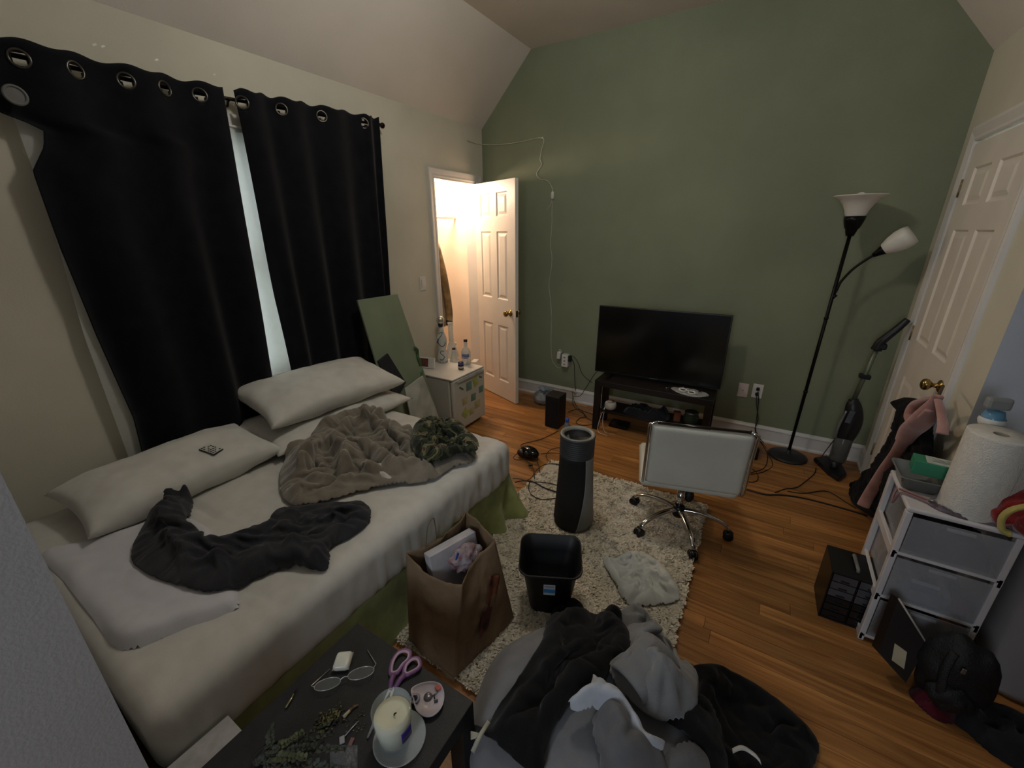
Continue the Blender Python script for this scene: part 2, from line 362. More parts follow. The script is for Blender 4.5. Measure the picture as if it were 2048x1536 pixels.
# ================================================ WINDOW SIDE
CURT = fabric('midnight_curtain_cloth', '#131318', None, 700, .4, .9, .08, .15)
SHEER = mat('sheer_curtain_cloth', '#e6ebe6', .8, 0, 30, .03, .1, 300)
def _sheer():
    m = SHEER; N = m.node_tree.nodes; L = m.node_tree.links; b = N['Principled BSDF']; o = N['Material Output']
    t = N.new('ShaderNodeBsdfTranslucent'); t.inputs[0].default_value = (.86, .90, .87, 1); x = N.new('ShaderNodeMixShader'); x.inputs[0].default_value = .6
    L.new(b.outputs[0], x.inputs[1]); L.new(t.outputs[0], x.inputs[2]); L.new(x.outputs[0], o.inputs[0])
_sheer()
def rodz(y): return 2.222 + .05*max(0, (y-1.0)/1.3)**1.2 + .018*(y-.6)
RX = -2.472
def curtain(name, label, grom, zbot, yl, yr, seed, amp=.034):
    root = thing(name, label, 'curtain', (RX, (grom[0]+grom[-1])/2, zbot), 0)
    rnd = random.Random(seed)
    g0, g1 = grom[0], grom[-1]
    def phase(y):
        if y <= g0: return (y-g0)/.13*PI
        for k in range(len(grom)-1):
            if y <= grom[k+1]: return PI*(k + (y-grom[k])/(grom[k+1]-grom[k]))
        return PI*(len(grom)-1 + (y-g1)/.13)
    ph_mul = 2.0 if len(grom) < 5 else 1.0
    _ph = phase
    def phase(y): return _ph(y)*ph_mul
    def P(u, v):
        z = rodz(g0+(g1-g0)*u)+.042; z = z + (zbot-z)*v
        a, b = yl(z), yr(z); yt = yl(2.3)+(yr(2.3)-yl(2.3))*u; y = a+(b-a)*u
        low = min(1, max(0, (2.15-z)/.9)); ph = phase(yt)
        x = RX + .032 + math.sin(ph)*amp*(.55+.30*low)*(1+.35*low*math.sin(ph*.5+seed)) + .012*low*mn.noise(Vector((y*5, z*1.7, seed)))
        z2 = z + (.006*math.sin(ph*2+1) if v < .02 else 0)
        return (x - .012*low, y + .008*math.sin(ph)*low, z2)
    nu, nv = 150, 90
    holes = [(g, rodz(g)-.014) for g in grom]
    def skip(u, v):
        p = P(u, v)
        return any((p[1]-g)**2*1.6 + (p[2]-z)**2 < .0235**2 for g, z in holes)
    MB().grid(P, nu, nv, skip=skip).build('fabric', CURT, root, True, .003)
    for i, (g, z) in enumerate(holes):
        e = 1e-3; ph0, ph1 = phase(g-e), phase(g+e); dx = amp*.55*(math.sin(ph1)-math.sin(ph0))/(2*e)
        t = Vector((dx, 1, 0)).normalized(); n = Vector((t.y, -t.x, 0))
        M = Matrix((t, Vector((0, 0, 1)), n)).transposed()
        mb = MB(); mb.lathe([(.0235, -.002), (.0245, .0035), (.028, .0045), (.032, .003), (.033, -.001), (.0235, -.002)], (RX+.032, g, z), 28, M)
        mb.build('grommet', mat('brushed_nickel', '#5d5953', .33, 1, 20, .1), root)
    return root
def yl1(z):
    pts = [(3, .47), (2.03, .50), (1.99, .615), (1.93, .60), (1.84, .545), (1.57, .545), (1.2, .56), (.8, .585), (.4, .555)]
    for (a, b), (c, d) in zip(pts, pts[1:]):
        if z >= c: return b+(d-b)*(a-z)/(a-c)
    return .555
CU1 = curtain('blackout_curtain', 'wide dark blackout curtain panel left of the bright window gap', [.613, .762, .917, 1.053, 1.192], .46, yl1, lambda z: 1.298-.060*min(1, (2.3-z)/1.5), 3)
curtain('blackout_curtain', 'dark blackout curtain panel right of the bright window gap behind the green board', [1.385, 1.593, 1.842, 2.153], .44, lambda z: 1.362+.02*(2.3-z), lambda z: 2.285-.045*(2.3-z), 8)
_g = ax(31, 190, -2.405); _M = Matrix.Rotation(PI/2, 3, 'Y')
MB().lathe([(.0235, -.002), (.0245, .0035), (.028, .0045), (.032, .003), (.033, -.001)], _g, 28, _M).lathe([(0, 0), (.024, 0)], _g, 28, _M).build('folded_grommet', mat('grey_grommet_back', '#6a6a66', .5), CU1)
t = thing('curtain_rod', 'thin dark bronze curtain rod with a round knob end above the dark curtains', 'curtain rod', (XL, 1.4, 2.25))
MB().tube([(RX, y, rodz(y)) for y in [(.3+i*.1) for i in range(21)]], .0085, 12).build('rod', METALG, t)
e = Vector((RX, 2.315, rodz(2.315)))
MB().lathe([(0, -.012), (.012, -.010), (.0125, 0), (.009, .006), (.013, .012), (.0185, .022), (.017, .034), (.009, .040), (0, .041)], e, 20, Matrix.Rotation(-PI/2, 3, 'X')).build('finial', METALG, t)
for y in (1.335, 2.25):
    MB().tube([(XL+.004, y, rodz(y)-.03), (XL+.05, y, rodz(y)-.028), (RX-.005, y, rodz(y)-.012)], .006, 8).box((XL+.004, y, rodz(y)-.03), (.007, .02, .06), None, .002).tube([(RX+.012*math.cos(a), y, rodz(y)+.012*math.sin(a)) for a in [PI+i*PI/8 for i in range(9)]], .004, 6).build('bracket', METALG, t)
def sh(u, v):
    z = 2.135+(.47-2.135)*v; y0 = .525+.03*min(1, max(0, (z-1.2)*2)); y = y0+(2.1-y0)*u
    return (-2.497+.011*math.sin(u*44+1.3*math.sin(v*3))+.006*mn.noise(Vector((y*9, z*2, 0))), y, z)
t = thing('sheer_curtain', 'thin white sheer curtain glowing in the gap between the dark curtains', 'curtain', (-2.497, 1.3, .47))
MB().grid(sh, 170, 40).build('fabric', SHEER, t, True)
MB().tube([(-2.497, .55, 2.13), (-2.497, 2.1, 2.13)], .006, 8).box((-2.515, .56, 2.13), (.03, .02, .03)).build('sheer_rod', WHITEP, t)
# chipped paint where old tape tore off above the rod, and a pale cord with an inline switch
for y, z in ((.878, 2.344), (.905, 2.346), (1.09, 2.35), (1.328, 2.354)):
    MB().box((XL+.0008, y, z), (.0012, .016, .007), Matrix.Rotation(.5, 3, 'X'), .0005).build('paint_chip', mat('bare_plaster', '#efeee8', .8), bpy.data.objects['wall_left'])
CORD = mat('cream_cord', '#cfcbb8', .5)
cp = [ax(935, 281, XL+.006), ax(952, 287, XL+.006)] + [ay(x, y, YB-.006) for x, y in ((966, 289), (1000, 289), (1040, 284), (1085, 276), (1083, 300), (1080, 318), (1083, 330), (1073, 347), (1080, 358), (1095, 362), (1104, 375), (1105, 384))]
t = thing('cord', 'thin cream cord pinned along the corner of the green wall with an inline switch', 'cord', ay(1105, 395, YB))
MB().tube(cp, .0028, 6, smooth_n=6).build('upper_cord', CORD, t)
p = ay(1105, 391, YB-.012)
MB().lathe([(0, -.035), (.008, -.033), (.014, -.022), (.0155, 0), (.014, .022), (.008, .033), (0, .035)], p, 16, None, sy=.7).build('inline_switch', mat('cord_switch_plastic', '#d5d3c4', .4), t)
MB().tube([ay(x, y, YB-.005) for x, y in ((1105, 399), (1104, 420), (1104, 445), (1102, 470), (1101, 492), (1104, 515), (1102, 540), (1098, 570), (1101, 600), (1103, 635), (1102, 680), (1104, 718), (1114, 734), (1121, 735))], .0018, 6, smooth_n=6).build('lower_cord', CORD, t)
MB().tube([ay(x, y, YB-.006) for x, y in ((1104, 399), (1101, 410), (1094, 421))], .0026, 6, smooth_n=5).build('cord_tail', CORD, t)
MB().ball(ay(1085, 276, YB-.008), .008, 10, 6).build('wall_clip', WHITEP, t)
# light switch by the doorway
def plate(name, label, cat, c, n, kind, group=None):
    c = Vector(c); ang = math.atan2(n[1], n[0]); t = thing(name, label, cat, c, ang, group)
    M0 = Matrix.Translation(c) @ Matrix.Rotation(ang, 4, 'Z')
    def B(mb, nm, mt): mb.bm.transform(M0); return mb.build(nm, mt, t)
    B(MB().box((.003, 0, 0), (.006, .072, .116), None, .0025), 'plate', WHITEP if kind != 'blank' else mat('pinkish_white_plastic', '#cdbfb8', .4))
    if kind == 'switch': B(MB().box((.007, 0, 0), (.005, .033, .067), Matrix.Rotation(.06, 3, 'Y'), .0015), 'rocker', WHITEP)
    if kind == 'blank':
        B(MB().lathe([(0, .003), (.004, .0025), (.005, 0)], (.006, 0, 0), 12, Matrix.Rotation(PI/2, 3, 'Y')), 'screw', mat('grey_screw', '#6a625c', .5))
    if kind == 'outlet':
        for z in (-.02, .02): B(MB().lathe([(0, .003), (.015, .003), (.0165, 0)], (.006, 0, z), 20, Matrix.Rotation(PI/2, 3, 'Y')), 'socket', WHITEP)
        for z in (-.02, .022): B(MB().box((.018, 0, z), (.022, .024, .026), None, .006), 'plug', BLACKM)
    return t
plate('light_switch', 'white rocker light switch between the curtain and the doorway', 'switch', ax(845, 567, XL), (1, 0), 'switch')
plate('wall_plate', 'blank pinkish wall plate on the green wall right of the television', 'wall plate', ay(1486, 780, YB), (0, -1), 'blank')
plate('wall_outlet', 'white outlet with two black plugs near the floor lamp', 'outlet', ay(1515, 782, YB), (0, -1), 'outlet')
# ------------------------------------------------ jacket hanging inside the closet
JK = fabric('olive_brown_coat_cloth', '#8d7a58', '#6a5a40', 300, .4)
t = thing('coat', 'olive brown coat hanging inside the lit closet doorway', 'coat', (-2.86, 3.14, .62))
def coat(u, v):
    a = 2*PI*u; z = 1.62-.93*v; w_ = .05+.16*min(1, v*1.5)**.8; d_ = .03+.05*v
    return (-2.86+d_*math.cos(a)*(1+.15*math.sin(5*a)), 3.10+.035*v+w_*math.sin(a)*(1+.06*math.sin(7*a+2*v)), z+.015*math.sin(a*3)*v)
MB().grid(coat, 64, 30, closeu=True).build('coat_body', JK, t, True)
MB().tube([(-2.83, 3.22, 1.5), (-2.80, 3.27, 1.2), (-2.80, 3.315, .86), (-2.80, 3.30, .74)], lambda q: .045+.012*q, 14, smooth_n=5, flat=.7).build('sleeve', JK, t, True)
MB().tube([(-2.80, 3.305, .76), (-2.80, 3.30, .70)], .058, 14, flat=.7).build('cuff', mat('dark_leather', '#2a1d16', .5), t)
MB().tube([(-2.86, 3.04, 1.60), (-2.86, 3.12, 1.67), (-2.86, 3.20, 1.60)], .006, 8).tube([(-2.86, 3.12, 1.67), (-2.86, 3.12, 1.72), (-2.86, 3.135, 1.745), (-2.86, 3.12, 1.76)], .003, 6).build('hanger', METALG, t)
MB().tube([(-2.86, 2.45, 1.75), (-2.86, 3.57, 1.75)], .014, 12).build('closet_rod', WHITEP, bpy.data.objects['wall_closet'])
# ------------------------------------------------ small white refrigerator and what stands on it
FR = mat('white_enamel', '#c6c8c0', .35, 0, 3, .03)
fx0, fx1, fy0, fy1, fz = -2.49, -2.035, 2.41, 2.845, .50
t = thing('mini_fridge', 'small white refrigerator with taped green notes in front of the open door', 'refrigerator', ((fx0+fx1)/2, (fy0+fy1)/2, 0))
MB().b2((fx0, fy0, .02), (fx1-.045, fy1, fz-.016), .012).build('body', FR, t)
MB().b2((fx1-.04, fy0, .03), (fx1, fy1, fz-.018), .014).build('door', FR, t)
MB().b2((fx0-.003, fy0-.004, fz-.016), (fx1-.006, fy1+.003, fz), .006).build('top_panel', mat('white_laminate', '#cdcac2', .3, 0, 5, .05), t)
MB().b2((fx1-.004, fy0+.05, fz-.046), (fx1+.010, fy1-.02, fz-.030), .004).b2((fx1-.003, fy0+.02, fz-.026), (fx1+.004, fy1-.02, fz-.022)).build('door_grip', mat('grey_white_plastic', '#a9aaa4', .4), t)
for a in ((fx0+.04, fy0+.04), (fx0+.04, fy1-.04), (fx1-.06, fy0+.04), (fx1-.06, fy1-.04)): MB().lathe([(0, 0), (.014, 0), (.014, .025), (0, .025)], (a[0], a[1], 0), 12).build('foot', BLACKM, t)
NT, NL, NY = mat('teal_paper', '#6f9488', .7), mat('lime_paper', '#b3c06a', .7), mat('pale_yellow_paper', '#b9b78a', .7)
def note(px, py, w_, h_, rot, mt, lab):
    p = ax(px, py, fx1+.0012); n_ = thing('sticky_note', lab, 'note', p, 0, 'notes stuck on the fridge door')
    MB().box(p, (.0012, w_, h_), Matrix.Rotation(rot, 3, 'X')).build('paper', mt, n_)
note(938, 772, 0.0743, .075, 0, NT, 'teal note high on the left of the fridge door'); note(951, 763, 0.0675, .085, .35, NL, 'upper lime green note, tilted, on the fridge door')
note(947, 794, 0.0675, .065, -.1, NT, 'lower teal note in the middle of the fridge door'); note(962, 778, 0.0607, .06, 0, NT, 'teal note at the right edge of the fridge door')
note(930, 802, 0.0675, .06, .1, NY, 'faded yellow note left on the fridge door'); note(931, 826, 0.0743, .075, .75, NL, 'lime green note set as a diamond low on the fridge door')
note(955, 808, 0.0810, .07, .05, NY, 'faded yellow note right of the middle of the fridge door'); note(944, 822, 0.0675, .06, 0, NY, 'faded yellow note low on the right of the fridge door')
note(923, 777, 0.0607, .016, -.6, mat('grey_teal_magnet', '#56706a', .6), 'slim dark magnet strip at the upper left of the fridge door'); note(961, 754, 0.0480, .014, -.45, MC['grey_teal_magnet'], 'slim dark magnet strip at the upper right of the fridge door')
# tall white bottle with blue swirls and a domed silver stopper
q = az(886, 724, fz)
t = thing('swirl_bottle', 'tall white bottle with blue swirls and a silver dome stopper on the fridge', 'bottle', q)
prof = [(0, 0), (.036, 0), (.040, .01), (.040, .045), (.030, .085), (.028, .10), (.037, .135), (.040, .165), (.036, .195), (.022, .235), (.013, .265), (.012, .275), (0, .275)]
BW = mat('white_ceramic', '#c9cac4', .25, 0, 12, .06)
MB().lathe(prof, q, 32).build('body', BW, t)
MB().lathe([(0, .27), (.014, .27), (.020, .285), (.019, .30), (0, .302)], q, 24).build('neck_cap', mat('blue_black_cap', '#1c2430', .3), t)
MB().ball(q+Vector((0, 0, .322)), .031, 24, 14).lathe([(.024, .309), (.029, .314), (.024, .319)], q, 24).build('dome_stopper', mat('silver', '#c9c9bf', .25, .8, 30, .2, .3, 120), t)
def swirl(pts, r=.0028):                    # strokes lying on the bottle's surface, in (angle, height)
    def rad(z):
        for (a, b), (c, d) in zip(prof, prof[1:]):
            if b <= z <= d and d > b: return a+(c-a)*(z-b)/(d-b)
        return .03
    return MB().tube([q+Vector((math.cos(a)*(rad(z)+.0004), math.sin(a)*(rad(z)+.0004), z)) for a, z in catmull([Vector((a, z, 0)) for a, z in pts], 6) for a, z in [(a, z)]] if False else [q+Vector((math.cos(v.x)*(rad(v.y)+.0004), math.sin(v.x)*(rad(v.y)+.0004), v.y)) for v in catmull([Vector((a, z, 0)) for a, z in pts], 6)], r, 6)
A0 = -.95
IN = mat('blue_grey_ink', '#3c4a5e', .4)
swirl([(A0-.75, .225), (A0+.5, .236), (A0+.1, .215), (A0-.5, .185), (A0-.55, .155), (A0-.1, .135), (A0+.5, .135), (A0+.85, .16)]).build('painted_swirl', IN, t)
swirl([(A0-.9, .155), (A0-.75, .17), (A0-.6, .19)], .0035).build('painted_swirl', IN, t)
swirl([(A0+.55, .090), (A0-.1, .095), (A0-.35, .080), (A0+.1, .065), (A0+.45, .05), (A0+.1, .030), (A0-.45, .030)]).build('painted_swirl', IN, t)
for a in (-1.1, -.5, .1, .7, 1.2): swirl([(A0+a, .012), (A0+a+.08, .014)], .003).build('painted_dot', IN, t)
# glass water pipe: beaker foot, tall straight neck, side stem
q = az(905, 718, fz)
t = thing('glass_water_pipe', 'clear glass water pipe with a tall neck and conical foot behind the swirl bottle', 'glass pipe', q)
n = q+Vector((-.04, .045, 0))
GL2 = mat('thin_clear_glass', '#dfe6e2', .05, 0, 5, 0, alpha=.34, spec=1.0)
MB().lathe([(.0, .002), (.055, .002), (.058, .008), (.045, .06), (.028, .11), (.021, .13), (.021, .275), (.027, .285), (.024, .285), (.018, .275), (.018, .13), (.025, .11), (.042, .06), (.054, .010), (0, .006)], n, 32).build('tube', GL2, t)
MB().tube([n+Vector((.02, -.01, .07)), n+Vector((.075, -.03, .125))], .008, 12).lathe([(.006, 0), (.016, .018), (.013, .018), (.004, 0)], n+Vector((.075, -.03, .12)), 16).build('stem_bowl', GL2, t)
MB().lathe([(.0215, .0), (.0235, .004), (.0215, .008)], n+Vector((0, 0, .14)), 24).lathe([(.0215, .0), (.0235, .004), (.0215, .008)], n+Vector((0, 0, .26)), 24).build('ring', GL2, t)['kind'] = 'stuff'
q = az(909, 722, fz)
t = thing('glass_flask', 'small conical clear glass flask with a dark rim on the fridge', 'flask', q)
MB().lathe([(0, .001), (.036, .001), (.038, .005), (.012, .072), (.011, .092), (.009, .092), (.010, .072), (.035, .006), (0, .004)], q, 28).build('flask_body', GL2, t)
MB().lathe([(.0115, .088), (.014, .089), (.014, .097), (.011, .098)], q, 24).build('rim', mat('dark_rim', '#26201c', .4), t)
q = az(933, 728, fz)
t = thing('vodka_bottle', 'clear glass bottle with a black cap and blue lettering at the fridge corner', 'bottle', q)
MB().lathe([(0, 0), (.034, 0), (.036, .005), (.036, .095), (.030, .115), (.014, .132), (.0125, .14), (.0125, .175), (.010, .175), (.010, .14), (.012, .130), (.028, .113), (.033, .094), (.033, .007), (0, .006)], q, 32).build('glass_body', GL2, t)
MB().lathe([(0, .172), (.014, .172), (.014, .188), (0, .189)], q, 20).build('cap', mat('black_cap', '#141018', .4), t)
def arcplate(c, r, a0, a1, z0, z1, mt, nm, par, n_=10):
    MB().grid(lambda u, v: (c[0]+r*math.cos(a0+(a1-a0)*u), c[1]+r*math.sin(a0+(a1-a0)*u), c[2]+z0+(z1-z0)*v), n_, 1).build(nm, mt, par, True, .0006)
arcplate(q, .0368, -1.9, -.3, .062, .086, mat('blue_print', '#6a74a8', .5), 'blue_lettering', t); arcplate(q, .0368, -1.8, -.6, .052, .058, MC['blue_print'], 'blue_lettering', t); arcplate(q, .0368, -.9, -.1, .012, .045, mat('white_label', '#cfcdc6', .6), 'label', t)
q = az(922, 738, fz)
t = thing('pill_jar', 'small dark blue jar with a purple lid on the front of the fridge', 'jar', q)
MB().lathe([(0, 0), (.018, 0), (.0195, .003), (.0195, .030), (.016, .034), (0, .034)], q, 24).build('jar_body', mat('dark_blue_glass', '#23264a', .2), t)
MB().lathe([(.0198, .008), (.0198, .022)], q, 24).build('label', mat('pale_yellow_label', '#c9bd92', .7), t, True, .0006)
MB().lathe([(0, .034), (.0185, .034), (.0188, .046), (.016, .049), (0, .049)], q, 24).build('lid', mat('violet_lid', '#5b4fa8', .35), t)
MB().lathe([(.0188, .046), (.0175, .0495), (0, .0505)], q, 24).build('lid_top', mat('dark_lid_top', '#1b1830', .4), t)
p = az(950, 722, fz)
tag(MB().box(p+Vector((0, 0, .002)), (.05, .09, .004), Matrix.Rotation(.3, 3, 'Z'), .001).build('paper_slip', mat('white_paper', '#d8d2c4', .8)), 'folded white paper slip at the right rear of the fridge top', 'paper')
def grow(nm, k):
    o_ = bpy.data.objects[nm]
    for c_ in o_.children: c_.data.transform(Matrix.Scale(k, 4))
for nm, k in (('swirl_bottle', 1.2), ('glass_water_pipe', 1.15), ('glass_flask', 1.25), ('vodka_bottle', 1.2), ('pill_jar', 1.3)): grow(nm, k)
p = az(853, 737, fz); p.z = fz
t = thing('picture_frame', 'small white framed card with a red picture standing at the back of the fridge', 'picture frame', p, 0)
Rm = Matrix.Rotation(math.radians(12), 3, 'Z') @ Matrix.Rotation(math.radians(-12), 3, 'X')
c_ = p+Rm @ Vector((0, 0, .05)); MB().box(c_, (.16, .012, .095), Rm, .004).build('card', WHITEP, t)
MB().box(p+Rm @ Vector((-.025, -.0068, .052)), (.075, .0012, .062), Rm).build('picture', mat('red_brown_print', '#8e3a2e', .6, col2='#3a3434', nscale=45), t)
MB().box(p+Rm @ Vector((-.025, -.0066, .052)), (.085, .001, .072), Rm).build('mount', mat('dark_mount', '#3b3a3c', .6), t)
# ------------------------------------------------ boards leaning between bed and fridge
def board(name, label, cat, px4, xs, th, mt):
    P = [ax(x, y, X_) for (x, y), X_ in zip(px4, xs)]
    n = (P[1]-P[0]).cross(P[3]-P[0]).normalized()
    if n.x < 0: n = -n
    t = tag(MB().poly(P, n*-th).build(name, mt, None, None, 0, 0, .001), label, cat); return t
board('green_board', 'tall sage green painted board leaning on the wall behind the pillows', 'board', [(715, 600), (795, 588), (875, 822), (800, 880)], (-2.33, -2.33, -2.10, -2.07), .014, mat('board_green_paint', '#7c876f', .6, 0, 4, .05, .05))
board('black_board', 'dark slate board leaning on the green board', 'board', [(757, 722), (776, 707), (812, 765), (792, 800)], (-2.20, -2.20, -2.14, -2.13), .02, mat('dark_slate_panel', '#2a2c31', .45))
board('white_board', 'white board standing between the bed and the fridge', 'board', [(810, 777), (846, 751), (880, 840), (825, 850)], (-2.08, -2.08, -2.04, -2.02), .010, mat('dull_white_panel', '#b3b6ac', .5))
tp_ = catmull([ax(x, y, X_) for x, y, X_ in ((829, 694, -2.215), (835, 708, -2.21), (839, 724, -2.195), (842, 742, -2.185), (846, 760, -2.16))], 6)
tag(MB().grid(lambda u, v: tp_[min(24, int(v*24))]+Vector((.004*math.sin(v*17), -.012+.030*u+.006*math.sin(v*13), .006*math.sin(v*21+u*4))), 6, 24).build('painter_tape', mat('green_masking_tape', '#3c5a38', .6), None, True, .002), 'crumpled strip of green masking tape on the green board edge', 'tape')
# ================================================ CLOTH HELPERS
def inpoly(x, y, P):
    c = False; j = len(P)-1
    for i in range(len(P)):
        if (P[i][1] > y) != (P[j][1] > y) and x < (P[j][0]-P[i][0])*(y-P[i][1])/(P[j][1]-P[i][1])+P[i][0]: c = not c
        j = i
    return c
def segd(pts_xy, A, B):
    A = np.array(A); B = np.array(B); d = B-A; L2 = max(1e-12, d@d)
    t = np.clip(((pts_xy-A)@d)/L2, 0, 1); q = A+t[:, None]*d
    return np.hypot(*(pts_xy-q).T), q
def noise_arr(XY, f, seed, warp=0.0):
    out = np.empty(len(XY))
    for i, (x, y) in enumerate(XY):
        v = Vector((x*f, y*f, seed))
        if warp: v = v + Vector((mn.noise(v*1.3+Vector((7, 1, seed))), mn.noise(v*1.3+Vector((3, 9, seed))), 0))*warp
        out[i] = mn.noise(v)
    return out
def cloth(name, label, cat, outline, base, mt, thick=.03, er=.02, ridges=(), fold=(.02, 9, 1.0), fine=.004, res=.012, seed=1.0, parent=None, group=None, dirn=None, smooth_outline=3, sharp=False, minh=.005, sim=None, lift=.015):
    """A lying piece of cloth: its outline on the ground plan, a soft edge that turns down, folds that run over it."""
    P = [Vector((p[0], p[1], 0)) for p in outline]
    if smooth_outline: P = catmull(P, smooth_outline, True)
    P = [(p.x, p.y) for p in P]
    x0, x1 = min(p[0] for p in P)-res, max(p[0] for p in P)+res; y0, y1 = min(p[1] for p in P)-res, max(p[1] for p in P)+res
    nx, ny = int((x1-x0)/res)+2, int((y1-y0)/res)+2
    gx = x0+np.arange(nx)*res; gy = y0+np.arange(ny)*res
    ins = np.zeros((nx, ny), bool)
    for i in range(nx):
        for j in range(ny): ins[i, j] = inpoly(gx[i], gy[j], P)
    use = ins.copy(); use[:-1] |= ins[1:]; use[1:] |= ins[:-1]; use[:, :-1] |= ins[:, 1:]; use[:, 1:] |= ins[:, :-1]
    idx = -np.ones((nx, ny), int); ii, jj = np.nonzero(use); idx[ii, jj] = np.arange(len(ii))
    XY = np.stack([gx[ii], gy[jj]], 1); D = np.full(len(XY), 9.); Q = XY.copy()
    for a, b in zip(P, P[1:]+P[:1]):
        d, q = segd(XY, a, b); m_ = d < D; D[m_] = d[m_]; Q[m_] = q[m_]
    out = ~ins[ii, jj]; XY[out] = Q[out]; D[out] = 0
    edge = 1-np.exp(-(D/er)**1.3)
    amp, fr, wp = fold
    XYd = XY
    if dirn is not None:
        c, s_ = math.cos(dirn), math.sin(dirn); u = XY[:, 0]*c+XY[:, 1]*s_; v = -XY[:, 0]*s_+XY[:, 1]*c; XYd = np.stack([u*.35, v], 1)
    n1 = noise_arr(XYd, fr, seed, wp); n2 = noise_arr(XYd, fr*2.1, seed+5, wp)
    bil = (lambda a, b, m_: m_*((1-np.abs(a)*3.0).clip(-.3, 1)) + m_*.45*((1-np.abs(b)*3.0).clip(-.3, 1))) if sharp else (lambda a, b, m_: m_*1.5*(np.abs(a)*3.2).clip(0, 1)**.75 + m_*.55*(np.abs(b)*3.2).clip(0, 1)**.8 - m_*.6)
    h = thick*(.55+.45*np.clip(noise_arr(XY, 3.2, seed+9)+.6, 0, 1.3)) + bil(n1, n2, amp) + fine*noise_arr(XY, 55, seed+2)
    rd = np.zeros(len(XY))
    for pts, w_, hh in ridges:
        dm = np.full(len(XY), 9.)
        for a, b in zip(pts, pts[1:]): dm = np.minimum(dm, segd(XY, (a[0], a[1]), (b[0], b[1]))[0])
        rd += hh*np.exp(-(dm/w_)**2)
    h = np.maximum((h+rd), minh)*edge + .0025
    bz = np.array([base(x, y) for x, y in XY])
    if sim: return cloth_sim(name, label, cat, XY, bz+h+(lift+.014)*np.minimum(1, D/.02)+.005, ins, idx, nx, ny, mt, sim, group)
    mb = MB(); vt = [mb.bm.verts.new((x, y, z)) for (x, y), z in zip(XY, bz+h)]
    vb = [mb.bm.verts.new((x, y, z)) for (x, y), z in zip(XY, bz+.0012)]
    for i in range(nx-1):
        for j in range(ny-1):
            q = (idx[i, j], idx[i+1, j], idx[i+1, j+1], idx[i, j+1])
            if min(q) < 0: continue
            if sum(bool(ins[a, b]) for a, b in ((i, j), (i+1, j), (i+1, j+1), (i, j+1))) == 0: continue
            try:
                mb.bm.faces.new([vt[k] for k in q]); mb.bm.faces.new([vb[k] for k in q[::-1]])
            except ValueError: pass
    bmesh.ops.remove_doubles(mb.bm, verts=mb.bm.verts[:], dist=.0004)
    be = [e for e in mb.bm.edges if len(e.link_faces) == 1]
    for v in [v for v in mb.bm.verts if not v.link_faces]: mb.bm.verts.remove(v)
    o = mb.build(name, mt, parent, True)
    if parent is None: tag(o, label, cat, group)
    o['_h'] = 0; del o['_h']
    return o
SIMS = []
def cloth_sim(name, label, cat, XY, Z_, ins, idx, nx, ny, mt, sim, group):
    """Single sheet that the cloth solver lets fall into its own folds."""
    mb = MB(); vt = [mb.bm.verts.new((x, y, z)) for (x, y), z in zip(XY, Z_)]
    for i in range(nx-1):
        for j in range(ny-1):
            q = (idx[i, j], idx[i+1, j], idx[i+1, j+1], idx[i, j+1])
            if min(q) < 0 or not any(ins[a, b] for a, b in ((i, j), (i+1, j), (i+1, j+1), (i, j+1))): continue
            try: mb.bm.faces.new([vt[k] for k in q])
            except ValueError: pass
    bmesh.ops.remove_doubles(mb.bm, verts=mb.bm.verts[:], dist=.003)
    for v in [v for v in mb.bm.verts if not v.link_faces]: mb.bm.verts.remove(v)
    o = mb.build(name, mt, None, True); tag(o, label, cat, group); SIMS.append((o, sim))
    cnt = {}
    for p_ in o.data.polygons:
        for e_ in p_.edge_keys: cnt[e_] = cnt.get(e_, 0)+1
    rim = sorted({v for e_, n_ in cnt.items() if n_ == 1 for v in e_})
    g = o.vertex_groups.new(name='rim'); g.add(rim, 1.0, 'REPLACE'); return o
from mathutils.bvhtree import BVHTree
def drop(objs, floor=None):
    """height of the highest surface of these things under a point"""
    tr = []
    for o in objs:
        M = wm(o); vs = [M @ v.co for v in o.data.vertices]; tr.append(BVHTree.FromPolygons(vs, [tuple(p_.vertices) for p_ in o.data.polygons]))
    def f(x, y):
        z = floor(x, y) if floor else 0
        for t_ in tr:
            h = t_.ray_cast(Vector((x, y, 2)), Vector((0, 0, -1)))
            if h[0] is not None: z = max(z, h[0].z)
        return z
    return f
